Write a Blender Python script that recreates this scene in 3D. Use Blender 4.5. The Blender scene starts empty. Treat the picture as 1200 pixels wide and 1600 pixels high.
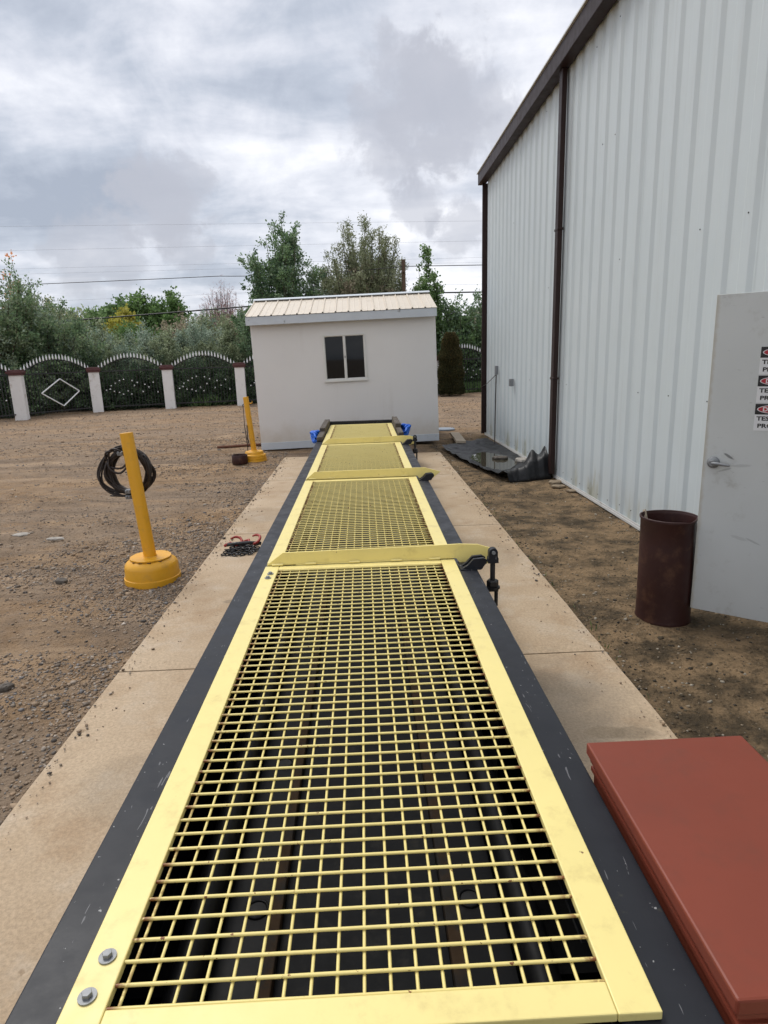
import bpy, math, random
import numpy as np
from mathutils import Vector, Matrix, noise as mnoise
random.seed(7)
S = bpy.context.scene
COL = S.collection

# ------------------------------------------------------------------ camera
F_PX, PITCH, ROLL, YAW, CAM_H = 1000.0, 0.237201, -0.031608, 0.026687, 1.65
cy_, sy_, cp_, sp_ = math.cos(YAW), math.sin(YAW), math.cos(PITCH), math.sin(PITCH)
fwd = Vector((sy_ * cp_, cy_ * cp_, -sp_)); rgt = Vector((cy_, -sy_, 0)); upv = rgt.cross(fwd)
r2 = math.cos(ROLL) * rgt + math.sin(ROLL) * upv
u2 = -math.sin(ROLL) * rgt + math.cos(ROLL) * upv
cam_d = bpy.data.cameras.new('camera'); cam = bpy.data.objects.new('camera', cam_d); COL.objects.link(cam)
M = Matrix((r2, u2, -fwd)).transposed().to_4x4(); M.translation = Vector((0, 0, CAM_H)); cam.matrix_world = M
cam_d.sensor_fit = 'VERTICAL'; cam_d.sensor_height = 36.0; cam_d.lens = F_PX / 1600 * 36
cam_d.clip_start = 0.05; cam_d.clip_end = 3000
S.camera = cam

# ------------------------------------------------------------------ world, sun, exposure
SUN_DIR = Vector((-0.35, 0.42, 0.84)).normalized()
W = bpy.data.worlds.new('World'); S.world = W; W.use_nodes = True
nt = W.node_tree; N = nt.nodes; L = nt.links; N.clear()
def nd(t, **k):
    n = N.new(t)
    for a, b in k.items(): setattr(n, a, b)
    return n
def mth(op, a, b=None, c=None, clamp=False):
    n = nd('ShaderNodeMath', operation=op); n.use_clamp = clamp
    for i, v in enumerate((a, b, c)):
        if v is None: continue
        if hasattr(v, 'is_output'): L.new(v, n.inputs[i])
        else: n.inputs[i].default_value = v
    return n.outputs[0]
def vmath(op, a, b):
    n = nd('ShaderNodeVectorMath', operation=op)
    for i, v in enumerate((a, b)):
        if hasattr(v, 'is_output'): L.new(v, n.inputs[i])
        else: n.inputs[i].default_value = v
    return n.outputs['Value'] if op in ('DOT_PRODUCT', 'LENGTH') else n.outputs[0]
out = nd('ShaderNodeOutputWorld')
sky = nd('ShaderNodeTexSky', sky_type='NISHITA'); sky.sun_disc = False
sky.sun_elevation = math.asin(SUN_DIR.z); sky.sun_rotation = math.atan2(SUN_DIR.x, SUN_DIR.y)
bgs = nd('ShaderNodeBackground'); bgs.inputs[1].default_value = 0.08; L.new(sky.outputs[0], bgs.inputs[0])
tc = nd('ShaderNodeTexCoord'); dirv = tc.outputs['Generated']
sep = nd('ShaderNodeSeparateXYZ'); L.new(dirv, sep.inputs[0])
zc = mth('ADD', mth('MAXIMUM', sep.outputs[2], 0.0), 0.16)
comb = nd('ShaderNodeCombineXYZ')
L.new(mth('DIVIDE', sep.outputs[0], zc), comb.inputs[0]); L.new(mth('DIVIDE', sep.outputs[1], zc), comb.inputs[1])
comb.inputs[2].default_value = 3.7
def noise(vec, scale, detail, rough=0.55, dist=0.0, off=(0, 0, 0)):
    n = nd('ShaderNodeTexNoise'); n.inputs['Scale'].default_value = scale; n.inputs['Detail'].default_value = detail
    n.inputs['Roughness'].default_value = rough; n.inputs['Distortion'].default_value = dist
    L.new(vmath('ADD', vec, off), n.inputs['Vector']); return n.outputs['Fac']
plane = comb.outputs[0]
# rotate and stretch so cloud bands run across the view, drifting up to the right
mp = nd('ShaderNodeMapping'); mp.inputs['Rotation'].default_value = (0, 0, math.radians(28)); mp.inputs['Scale'].default_value = (0.72, 1.0, 1)
L.new(plane, mp.inputs[0])
n_big = noise(mp.outputs[0], 0.55, 3, 0.5, 0.4, (5.3, 1.9, 0))
n_mid = noise(mp.outputs[0], 2.1, 7, 0.56, 0.25, (2.1, 8.4, 0))
n_fine = noise(dirv, 7.5, 6, 0.6, 0.3, (0.3, 0.1, 0.7))
n_puff = noise(dirv, 19.0, 5, 0.6, 0.2, (1.3, 2.2, 0.4))
mixv = mth('ADD', mth('ADD', mth('MULTIPLY', n_big, 0.36), mth('MULTIPLY', n_mid, 0.48)), mth('MULTIPLY', n_fine, 0.30))
def lump(d, inner, outer, wob, nz=None):
    d = Vector(d).normalized()
    dot = vmath('DOT_PRODUCT', vmath('ADD', dirv, (0, 0, 0)), tuple(d))
    ang = mth('SUBTRACT', 1.0, dot)
    a = mth('ADD', ang, mth('MULTIPLY', mth('SUBTRACT', nz or n_fine, 0.5), -wob))
    mr = nd('ShaderNodeMapRange'); mr.interpolation_type = 'SMOOTHERSTEP'
    L.new(a, mr.inputs[0]); mr.inputs[1].default_value = inner; mr.inputs[2].default_value = outer
    mr.inputs[3].default_value = 1.0; mr.inputs[4].default_value = 0.0
    return mr.outputs[0]
# darker and lighter cloud masses, by compass direction over the yard
big_dark = lump((-0.2459, 0.9213, 0.3013), 0.004, 0.085, 0.05)
mixv = mth('SUBTRACT', mixv, mth('MULTIPLY', big_dark, 0.06))
lgt = lump((0.1391, 0.9127, 0.3843), 0.006, 0.09, 0.05)
mixv = mth('ADD', mixv, mth('MULTIPLY', lgt, 0.04))
ramp = nd('ShaderNodeValToRGB'); L.new(mixv, ramp.inputs[0])
e = ramp.color_ramp.elements
e[0].position = 0.42; e[0].color = (0.32, 0.355, 0.425, 1)
e[1].position = 0.655; e[1].color = (0.80, 0.805, 0.84, 1)
m_ = e.new(0.495); m_.color = (0.43, 0.465, 0.535, 1)
m_ = e.new(0.56); m_.color = (0.58, 0.60, 0.66, 1)
colr = ramp.outputs[0]
puffs = [((0.0759, 0.9462, 0.3144), 0, 0.005, 0.024), ((0.1261, 0.9394, 0.3187), 0, 0.0045, 0.022), ((-0.2458, 0.9452, 0.2148), 0, 0.0024, 0.014), ((-0.2708, 0.9403, 0.2063), 0, 0.0016, 0.011), ((-0.3494, 0.9254, 0.1466), 0, 0.0022, 0.012), ((-0.2374, 0.9578, 0.1619), 0, 0.001, 0.008), ((0.0937, 0.9739, 0.2066), 0, 0.001, 0.009), ((0.1432, 0.9735, 0.1785), 0, 0.001, 0.009)]
for (d_, i_, o_, w_) in puffs:
    mx = nd('ShaderNodeMix', data_type='RGBA'); L.new(mth('MULTIPLY', lump(d_, o_ * .25, o_ * 1.15, o_ * 3.2, n_puff), 0.62), mx.inputs[0])
    L.new(colr, mx.inputs[6]); mx.inputs[7].default_value = (0.40, 0.41, 0.46, 1); colr = mx.outputs[2]
bgc = nd('ShaderNodeBackground'); L.new(colr, bgc.inputs[0]); bgc.inputs[1].default_value = 0.92
mixs = nd('ShaderNodeMixShader'); mixs.inputs[0].default_value = 0.93
L.new(bgs.outputs[0], mixs.inputs[1]); L.new(bgc.outputs[0], mixs.inputs[2]); L.new(mixs.outputs[0], out.inputs[0])

sl = bpy.data.lights.new('sun', 'SUN'); sl.energy = 1.4; sl.angle = math.radians(24); sl.color = (1.0, 0.96, 0.9)
sun = bpy.data.objects.new('sun', sl); COL.objects.link(sun)
sun.rotation_euler = (-SUN_DIR).to_track_quat('-Z', 'Y').to_euler(); sun.location = (0, 0, 30)
S.view_settings.view_transform = 'Standard'; S.view_settings.look = 'None'; S.view_settings.gamma = 1.0
S.view_settings.exposure = 0.55; S.view_settings.use_curve_mapping = False
S.cycles.max_bounces = 4; S.cycles.diffuse_bounces = 2; S.cycles.glossy_bounces = 2; S.cycles.transparent_max_bounces = 4
S.cycles.caustics_reflective = False; S.cycles.caustics_refractive = False; S.cycles.use_adaptive_sampling = True; S.cycles.adaptive_threshold = 0.02

# ------------------------------------------------------------------ materials
def new_mat(name):
    m = bpy.data.materials.new(name); m.use_nodes = True
    return m
class NT:
    def __init__(s, m):
        s.t = m.node_tree; s.n = s.t.nodes; s.l = s.t.links; s.b = s.n['Principled BSDF']
        g = s.n.new('ShaderNodeNewGeometry'); s.pos = g.outputs['Position']; s.nor = g.outputs['Normal']
    def set(s, i, v):
        if hasattr(v, 'is_output'): s.l.new(v, i)
        else: i.default_value = v
    def node(s, t, ins=None, **k):
        n = s.n.new(t)
        for a, b in k.items(): setattr(n, a, b)
        for a, b in (ins or {}).items(): s.set(n.inputs[a], b)
        return n
    def noise(s, scale, detail=5, rough=.55, dist=0, stretch=None, off=None, vec=None):
        v = vec or s.pos
        if stretch or off:
            v = s.node('ShaderNodeMapping', {0: v, 1: off or (0, 0, 0), 3: stretch or (1, 1, 1)}).outputs[0]
        return s.node('ShaderNodeTexNoise', {'Vector': v, 'Scale': scale, 'Detail': detail, 'Roughness': rough, 'Distortion': dist}).outputs['Fac']
    def voro(s, scale, feat='F1', out='Distance', stretch=None):
        v = s.pos
        if stretch: v = s.node('ShaderNodeMapping', {0: v, 3: stretch}).outputs[0]
        return s.node('ShaderNodeTexVoronoi', {'Vector': v, 'Scale': scale}, feature=feat).outputs[out]
    def rng(s, v, a, b, c=0., d=1., smooth=True):
        return s.node('ShaderNodeMapRange', {0: v, 1: a, 2: b, 3: c, 4: d}, interpolation_type='SMOOTHSTEP' if smooth else 'LINEAR').outputs[0]
    def m(s, op, a, b=0., clamp=False):
        n = s.node('ShaderNodeMath', {0: a, 1: b}, operation=op); n.use_clamp = clamp; return n.outputs[0]
    def mix(s, f, a, b, mode='MIX'):
        n = s.node('ShaderNodeMix', data_type='RGBA', blend_type=mode)
        for i, v in ((0, f), (6, a), (7, b)):
            if isinstance(v, tuple) and len(v) == 3: v = v + (1,)
            s.set(n.inputs[i], v)
        return n.outputs[2]
    def bump(s, h, strength=.3, dist=.01):
        n = s.node('ShaderNodeBump', {'Height': h, 'Strength': strength, 'Distance': dist})
        s.l.new(n.outputs[0], s.b.inputs['Normal'])
    def xyz(s):
        n = s.node('ShaderNodeSeparateXYZ', {0: s.pos}); return n.outputs
    def base(s, c):
        if isinstance(c, tuple) and len(c) == 3: c = c + (1,)
        s.set(s.b.inputs['Base Color'], c)
    def rough(s, v): s.set(s.b.inputs['Roughness'], v)
    def metal(s, v): s.set(s.b.inputs['Metallic'], v)
    def spec(s, v): s.set(s.b.inputs['Specular IOR Level'], v)

def simple(name, c, rough=.6, var=.12, scale=8, bump=.0, bscale=60, metal=0., spec=.5, c2=None, c2lo=.55, c2hi=.7, c2scale=5):
    m = new_mat(name); t = NT(m)
    n = t.noise(scale, 6)
    col = t.mix(n, tuple(x * (1 - var) for x in c), tuple(min(1, x * (1 + var)) for x in c))
    if c2: col = t.mix(t.rng(t.noise(c2scale, 8, .65, off=(3, 7, 1)), c2lo, c2hi), col, c2)
    t.base(col); t.rough(t.rng(t.noise(scale * 2.3, 4), .2, .8, rough * .85, min(1, rough * 1.12)))
    t.metal(metal); t.spec(spec)
    if bump: t.bump(t.noise(bscale, 4), bump, .004)
    return m
MAT = {}
def paint(name, c, rough, rust=(.16, .055, .02), chip=.70, dirt=(.3, .25, .15), dirtamt=.25, bumpv=.04):
    m = new_mat(name); t = NT(m)
    n = t.noise(3.5, 7, .6)
    col = t.mix(n, tuple(x * .92 for x in c), tuple(min(1, x * 1.05) for x in c))
    col = t.mix(t.m('MULTIPLY', t.rng(t.noise(11, 8, .7, off=(4, 1, 2)), .5, .8), dirtamt), col, dirt)
    chipm = t.rng(t.noise(38, 5, .65, off=(9, 2, 5)), chip, chip + .03)
    col = t.mix(chipm, col, rust)
    t.base(col); t.rough(t.rng(t.noise(20, 4), .25, .75, rough * .8, rough * 1.15)); t.bump(t.noise(90, 3), bumpv, .003)
    return m
MAT['yellow'] = paint('pale_yellow_paint', (.86, .725, .285), .42, chip=.71, dirt=(.50, .37, .14), dirtamt=.5)
# grating bars: same paint with rust bleeding at the welded bar ends
m = new_mat('pale_yellow_bar_paint'); t = NT(m); MAT['bar'] = m
xx = t.xyz()
col = t.mix(t.noise(6, 6), (.79, .64, .22), (.89, .755, .30))
edge = t.rng(t.m('ABSOLUTE', t.m('ADD', xx[0], .049)), .405, .438)
rustm = t.m('MULTIPLY', edge, t.rng(t.noise(45, 4, .6), .40, .54))
spots = t.rng(t.noise(60, 4, .6, off=(3, 3, 8)), .665, .70)
col = t.mix(t.m('MAXIMUM', rustm, spots), col, (.22, .075, .02))
t.base(col); t.rough(.42); t.bump(t.noise(120, 2), .05, .002)
MAT['flap'] = paint('yellow_flap_paint', (.87, .71, .23), .45, chip=.72, dirt=(.45, .33, .10), dirtamt=.5)
# black painted steel with scratches and specks
m = new_mat('black_machine_paint'); t = NT(m); MAT['black'] = m
col = t.mix(t.noise(5, 7, .6), (.012, .0135, .0175), (.024, .026, .032))
col = t.mix(t.rng(t.noise(75, 3, .5), .72, .745), col, (.3, .3, .3))
scr = t.rng(t.noise(14, 2, .4, 1.5, stretch=(6, .8, 1)), .722, .74)
col = t.mix(t.m('MULTIPLY', scr, .5), col, (.25, .25, .26))
col = t.mix(t.rng(t.noise(6, 5, .6, off=(2, 0, 7)), .66, .72, 0, .5), col, (.10, .095, .06))
t.base(col); t.spec(.27); t.rough(t.rng(t.noise(9, 5), .3, .7, .32, .5)); t.bump(t.noise(40, 5), .06, .004)
MAT['black_in'] = simple('oily_black_steel', (.005, .005, .0055), .42, .3, 6, .08, 50, c2=(.013, .012, .011), c2lo=.55, c2hi=.75, c2scale=12)
MAT['rubber_in'] = simple('dusty_black_bed_plate', (.006, .0063, .007), .6, .3, 9, .12, 40, c2=(.022, .020, .017), c2lo=.5, c2hi=.78, c2scale=16)
MAT['rust_strip'] = simple('brown_wooden_strip', (.035, .021, .011), .8, .4, 14, .2, 60, c2=(.02, .018, .016), c2lo=.45, c2hi=.6, c2scale=9)
for k_ in ('black_in', 'rubber_in', 'rust_strip'): MAT[k_].node_tree.nodes['Principled BSDF'].inputs['Specular IOR Level'].default_value = .12
MAT['hole_shade'] = simple('painted_hole_shade', (.006, .006, .006), .8, .1)
MAT['rusty'] = simple('rust', (.13, .05, .025), .8, .35, 25, .2, 80, c2=(.05, .02, .012))
MAT['zinc'] = simple('galvanised_zinc', (.24, .25, .26), .5, .25, 40, .05, 90, metal=.35)
MAT['dark_metal'] = simple('worn_dark_steel', (.04, .038, .037), .45, .4, 30, .15, 90, metal=.4, c2=(.12, .09, .07), c2lo=.6, c2hi=.75, c2scale=25)
# concrete
m = new_mat('tan_concrete'); t = NT(m); MAT['concrete'] = m
big = t.noise(1.1, 7, .62)
col = t.mix(t.rng(big, .3, .7), (.40, .292, .185), (.485, .372, .252))
col = t.mix(t.rng(t.noise(3.2, 8, .65, off=(7, 0, 0)), .48, .70, 0, .5), col, (.52, .44, .345))
col = t.mix(t.rng(t.noise(2.6, 8, .66, off=(1, 4, 0)), .50, .68, 0, .55), col, (.33, .215, .12))
pit = t.rng(t.noise(55, 3, .6), .69, .73)
col = t.mix(t.m('MULTIPLY', pit, .7), col, (.16, .10, .06))
xx = t.xyz()
# grey-blue damp stain of the slab beside the red box
dx = t.m('SUBTRACT', xx[0], .88); dy = t.m('SUBTRACT', xx[1], 2.60)
rr = t.m('SQRT', t.m('ADD', t.m('MULTIPLY', t.m('MULTIPLY', dx, dx), 3.), t.m('MULTIPLY', t.m('MULTIPLY', dy, dy), .8)))
stain = t.rng(t.m('ADD', rr, t.m('MULTIPLY', t.noise(4, 6), .7)), .45, 1.15, .8, 0.)
col = t.mix(stain, col, (.15, .125, .095))
for (sx_, sy_, rx_, ry_, k_) in ((1.02, 2.50, .10, .055, .55), (1.14, 2.49, .11, .05, .5), (-1.0, 4.3, .05, .04, .5), (-.95, 2.3, .3, .25, .25), (-1.2, 6.9, .3, .4, .22), (.95, 5.2, .35, .5, .25)):
    ax_ = t.m('DIVIDE', t.m('SUBTRACT', xx[0], sx_), rx_); ay_ = t.m('DIVIDE', t.m('SUBTRACT', xx[1], sy_), ry_)
    q_ = t.m('ADD', t.m('ADD', t.m('MULTIPLY', ax_, ax_), t.m('MULTIPLY', ay_, ay_)), t.m('MULTIPLY', t.noise(9, 4, .6), .9))
    col = t.mix(t.rng(q_, .9, 1.6, k_, 0.), col, (.17, .13, .085))
col = t.mix(t.rng(t.noise(9, 4, .6, off=(4, 4, 4)), .67, .72, 0, .5), col, (.20, .13, .07))
col = t.mix(.5, col, t.mix(t.rng(t.noise(70, 6, .8), .3, .7), (.30, .30, .30), (.70, .70, .70)), 'OVERLAY')
t.base(col); t.rough(.88); t.bump(t.m('ADD', t.noise(60, 6, .7), t.m('MULTIPLY', t.noise(9, 4), .8)), .28, .008)
# ground
m = new_mat('dirt_and_gravel'); t = NT(m); MAT['ground'] = m
xx = t.xyz()
trk = t.noise(.55, 6, .62, .6, stretch=(.35, 1.5, 1))
mid = t.noise(2.3, 8, .65, off=(11, 3, 0))
soil = t.mix(t.rng(mid, .3, .7), (.225, .142, .076), (.40, .27, .158))
grey = t.mix(t.noise(24, 4, .7), (.155, .122, .094), (.33, .262, .20))
gm = t.rng(t.m('ADD', t.m('MULTIPLY', trk, .75), t.m('MULTIPLY', t.noise(7, 6, .7), .35)), .44, .62)
colL = t.mix(t.m('MULTIPLY', gm, .6), soil, grey)
st2 = t.noise(1.1, 7, .7, .8, stretch=(.22, 1.7, 1), off=(3, 5, 0))
colL = t.mix(t.rng(st2, .50, .66, 0, .6), colL, (.14, .10, .068))
colL = t.mix(t.rng(t.noise(.8, 6, .7, .5, stretch=(.3, 1.5, 1), off=(8, 1, 0)), .54, .70, 0, .75), colL, (.45, .32, .205))
vor = t.node('ShaderNodeRGBToBW', {0: t.voro(34, 'F1', 'Color')}).outputs[0]; vd = t.voro(34)
colL = t.mix(t.m('MULTIPLY', t.m('MULTIPLY', gm, .5), t.rng(vd, .55, .2)), colL, vor, 'SOFT_LIGHT')
damp = t.mix(t.rng(t.noise(3.4, 8, .68, off=(2, 9, 4)), .36, .62), (.072, .052, .030), (.28, .19, .105))
damp = t.mix(t.rng(t.noise(14, 6, .7, off=(5, 5, 0)), .52, .68, 0, .55), damp, (.045, .037, .024))
right = t.m('MULTIPLY', t.rng(t.m('ADD', xx[0], t.m('MULTIPLY', t.noise(1.7, 4), .3)), 1.0, 1.5), t.rng(xx[1], 12.2, 15.5, 1, 0))
col = t.mix(right, colL, damp)
warm = t.m('MULTIPLY', t.rng(xx[1], 13.5, 18), t.rng(t.noise(.5, 5, .6, stretch=(.5, 1, 1)), .4, .62))
col = t.mix(t.m('MULTIPLY', warm, .35), col, (.36, .245, .155))
col = t.mix(t.rng(t.m('ADD', xx[1], t.m('MULTIPLY', xx[0], -.2)), 29, 33), col, (.06, .07, .03))
t.base(col); t.rough(.92); t.spec(.25)
hgt = t.m('ADD', t.m('MULTIPLY', t.noise(28, 7, .72), 1.0), t.m('MULTIPLY', t.noise(4.5, 6, .6, stretch=(.6, 1.5, 1)), 1.6))
hgt = t.m('ADD', hgt, t.m('MULTIPLY', t.rng(vd, .0, .5, 1, 0), .5))
t.bump(hgt, .85, .035)
# stones, leaves: colour per piece
def attr_mat(name, attr, rough=.8, trans=0., spec=.3):
    m = new_mat(name); t = NT(m)
    a = t.node('ShaderNodeAttribute', attribute_name=attr).outputs['Color']
    t.base(a); t.rough(rough); t.spec(spec)
    if trans:
        tr = t.node('ShaderNodeBsdfTranslucent', {0: a}); mx = t.node('ShaderNodeMixShader', {0: trans, 1: t.b.outputs[0], 2: tr.outputs[0]})
        t.l.new(mx.outputs[0], t.n['Material Output'].inputs[0])
    return m
MAT['stones'] = attr_mat('gravel_stone', 'tint', .85)
MAT['leaf'] = attr_mat('leaf', 'tint', .6, .38)
MAT['bark'] = simple('bark', (.085, .066, .05), .9, .3, 12, .4, 30)
MAT['bark_pale'] = simple('pale_twig_bark', (.17, .125, .11), .9, .3, 12)
MAT['rock'] = simple('pale_rock', (.36, .33, .29), .85, .25, 14, .4, 30)
MAT['rock_dark'] = simple('dark_rock', (.10, .085, .07), .85, .25, 14, .4, 30)
# corrugated white metal
m = new_mat('white_corrugated_metal'); t = NT(m); MAT['wallmetal'] = m
xx = t.xyz()
col = t.mix(t.noise(.8, 5, .6), (.545, .605, .62), (.615, .67, .68))
strk = t.noise(3.0, 6, .6, stretch=(1, 6, .35))
col = t.mix(t.rng(strk, .52, .8, 0, .28), col, (.44, .46, .45))
moss = t.m('MULTIPLY', t.rng(t.m('ADD', xx[2], t.m('MULTIPLY', t.noise(5, 6, .6, stretch=(1, 4, 1)), .9)), .45, .85, 1, 0), t.rng(t.noise(1.2, 4, stretch=(1, 1.5, .3)), .48, .62))
col = t.mix(t.m('MULTIPLY', moss, .75), col, (.36, .34, .22))
t.base(col); t.rough(t.rng(t.noise(6, 4), .3, .7, .38, .52)); t.bump(t.noise(2.2, 3, .5), .12, .03)
MAT['brown'] = simple('dark_brown_trim', (.028, .014, .012), .5, .15, 4, spec=.25, c2=(.045, .024, .020), c2lo=.6, c2hi=.8, c2scale=3)
MAT['whitetrim'] = simple('white_trim', (.62, .62, .60), .6, .1, 6, c2=(.35, .32, .26), c2lo=.58, c2hi=.75, c2scale=8)
MAT['footing'] = simple('crumbly_concrete_footing', (.26, .20, .135), .9, .3, 10, .5, 25, c2=(.10, .075, .05))
m = new_mat('door_grey_white_paint'); t = NT(m); MAT['door'] = m
xx = t.xyz()
col = t.mix(t.noise(2.0, 6, .6), (.52, .545, .535), (.61, .635, .63))
col = t.mix(t.rng(t.noise(6, 7, .68, off=(2, 2, 1)), .56, .75, 0, .6), col, (.36, .36, .33))
sm = t.rng(t.noise(9, 3, .5, 1.2, stretch=(.6, .6, 2.6)), .70, .74)
col = t.mix(t.m('MULTIPLY', sm, .55), col, (.16, .17, .17))
oc = t.node('ShaderNodeTexCoord').outputs['Object']
def streak(cx, cz, ang, ln, wd, k):
    mpn = t.node('ShaderNodeMapping', {0: oc, 1: (-cx, 0, -cz)}, vector_type='POINT').outputs[0]
    rt = t.node('ShaderNodeVectorRotate', {'Vector': mpn, 'Angle': ang}, rotation_type='Y_AXIS').outputs[0]
    sp = t.node('ShaderNodeSeparateXYZ', {0: rt}).outputs
    q = t.m('ADD', t.m('POWER', t.m('ABSOLUTE', t.m('DIVIDE', sp[0], ln)), 2.), t.m('POWER', t.m('ABSOLUTE', t.m('DIVIDE', sp[2], wd)), 2.))
    return t.m('MULTIPLY', t.rng(t.m('ADD', q, t.m('MULTIPLY', t.m('SUBTRACT', t.noise(40, 4, .7), .5), 1.6)), .3, 1.1, 1, 0), k)
for args in ((.135, 1.035, -.55, .035, .008, .75), (.12, .955, .35, .045, .006, .35), (.2, .985, .1, .06, .01, .22), (.30, .55, -.4, .05, .006, .3), (.42, .97, .9, .05, .03, .2), (.23, .56, -.2, .05, .012, .18)):
    col = t.mix(streak(*args), col, (.10, .105, .11))
ex_ = t.node('ShaderNodeSeparateXYZ', {0: oc}).outputs
col = t.mix(t.rng(t.m('ADD', ex_[0], t.m('MULTIPLY', t.noise(12, 6, .7), .05)), .028, .05, .5, 0), col, (.42, .37, .27))
t.base(col); t.rough(.5); t.bump(t.noise(3, 3), .08, .02)
m = new_mat('shed_cream_wall_paint'); t = NT(m); MAT['shed'] = m
xx = t.xyz()
col = t.mix(t.noise(1.1, 6, .6), (.73, .71, .685), (.81, .79, .765))
col = t.mix(t.rng(t.m('ADD', xx[2], t.m('MULTIPLY', t.noise(2.5, 6, .65), .7)), .25, .95, .6, 0), col, (.50, .41, .29))
col = t.mix(t.rng(t.noise(1.6, 5, .6, stretch=(2, 1, .25), off=(3, 0, 2)), .55, .75, 0, .22), col, (.50, .45, .38))
t.base(col); t.rough(.75); t.bump(t.m('ADD', t.noise(45, 3), t.m('MULTIPLY', t.noise(2.5, 3), 1.5)), .10, .01)
MAT['shedroof'] = simple('cream_roof_metal', (.70, .615, .50), .42, .06, 3, c2=(.5, .42, .32), c2lo=.55, c2hi=.8)
MAT['fascia'] = simple('weathered_white_fascia', (.58, .62, .66), .7, .1, 5, .2, 40, c2=(.28, .29, .29), c2lo=.62, c2hi=.72, c2scale=9)
MAT['vinyl'] = simple('white_vinyl_frame', (.72, .71, .67), .45, .05)
m = new_mat('window_glass'); t = NT(m); MAT['glass'] = m
t.base((.006, .008, .010)); t.rough(.03); t.spec(.32)
MAT['bollard'] = paint('bollard_yellow_paint', (.80, .40, .022), .42, chip=.74, dirt=(.42, .24, .07), dirtamt=.6)
MAT['cable'] = simple('black_brown_cable', (.020, .012, .009), .5, .3, 30)
MAT['redbox'] = simple('red_oxide_paint', (.205, .047, .027), .46, .16, 3, .10, 9, spec=.3, c2=(.165, .048, .030), c2lo=.5, c2hi=.8, c2scale=7)
MAT['redside'] = MAT['redbox']
MAT['barrel'] = simple('maroon_rusty_barrel', (.036, .0085, .0065), .55, .3, 6, .2, 30, c2=(.085, .036, .02), c2lo=.5, c2hi=.72, c2scale=9)
MAT['plastic'] = simple('black_plastic_sheet', (.010, .0105, .012), .5, .3, 6, .35, 14, spec=.3, c2=(.03, .031, .033), c2lo=.5, c2hi=.75, c2scale=5)
m = new_mat('puddle_water'); t = NT(m); MAT['water'] = m
t.base((.05, .045, .032)); t.rough(.02); t.spec(.5)
MAT['board'] = simple('weathered_board', (.46, .38, .28), .8, .15, 6, .2, 40)
MAT['greydisc'] = simple('grey_metal_cover', (.27, .31, .36), .5, .1, 6)
MAT['blue'] = simple('blue_strap', (.01, .13, .62), .55, .25, 12, .3, 30)
MAT['timber'] = simple('dark_weathered_timber', (.075, .062, .050), .85, .35, 9, .4, 40, c2=(.17, .14, .11), c2lo=.5, c2hi=.7, c2scale=11)
MAT['chain'] = simple('dark_chain_steel', (.05, .05, .052), .4, .3, 40, metal=.5)
MAT['red'] = simple('red_hook_paint', (.36, .035, .025), .5, .3, 30, c2=(.1, .05, .04), c2lo=.55, c2hi=.65, c2scale=40)
MAT['pillar'] = simple('white_pillar_paint', (.78, .765, .745), .75, .08, 3, .1, 30, c2=(.45, .40, .33), c2lo=.55, c2hi=.75, c2scale=3)
MAT['cap'] = simple('maroon_pillar_cap', (.10, .035, .035), .65, .2, 5)
MAT['iron'] = simple('black_fence_iron', (.016, .017, .018), .5, .2)
MAT['silver'] = simple('white_metal_paint', (.84, .85, .86), .5, .1)
MAT['pole'] = simple('brown_utility_pole', (.10, .066, .042), .9, .3, 4, .3, 30)
MAT['wire'] = simple('black_wire', (.02, .02, .022), .6, .1)
MAT['wire_thin'] = simple('grey_wire', (.26, .27, .29), .6, .1)
MAT['hill'] = simple('scrub_hillside', (.15, .125, .085), .95, .3, .12, c2=(.07, .085, .045), c2lo=.45, c2hi=.62, c2scale=.15)
MAT['s_white'] = simple('sign_white', (.72, .73, .74), .5, .04)
MAT['s_black'] = simple('sign_black', (.012, .012, .013), .5, .1)
MAT['s_red'] = simple('sign_red', (.42, .02, .035), .5, .08)
MAT['houseroof'] = simple('far_white_roof', (.7, .7, .7), .7, .05)
MAT['housewall'] = simple('far_tan_wall', (.35, .25, .16), .8, .1)

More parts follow.
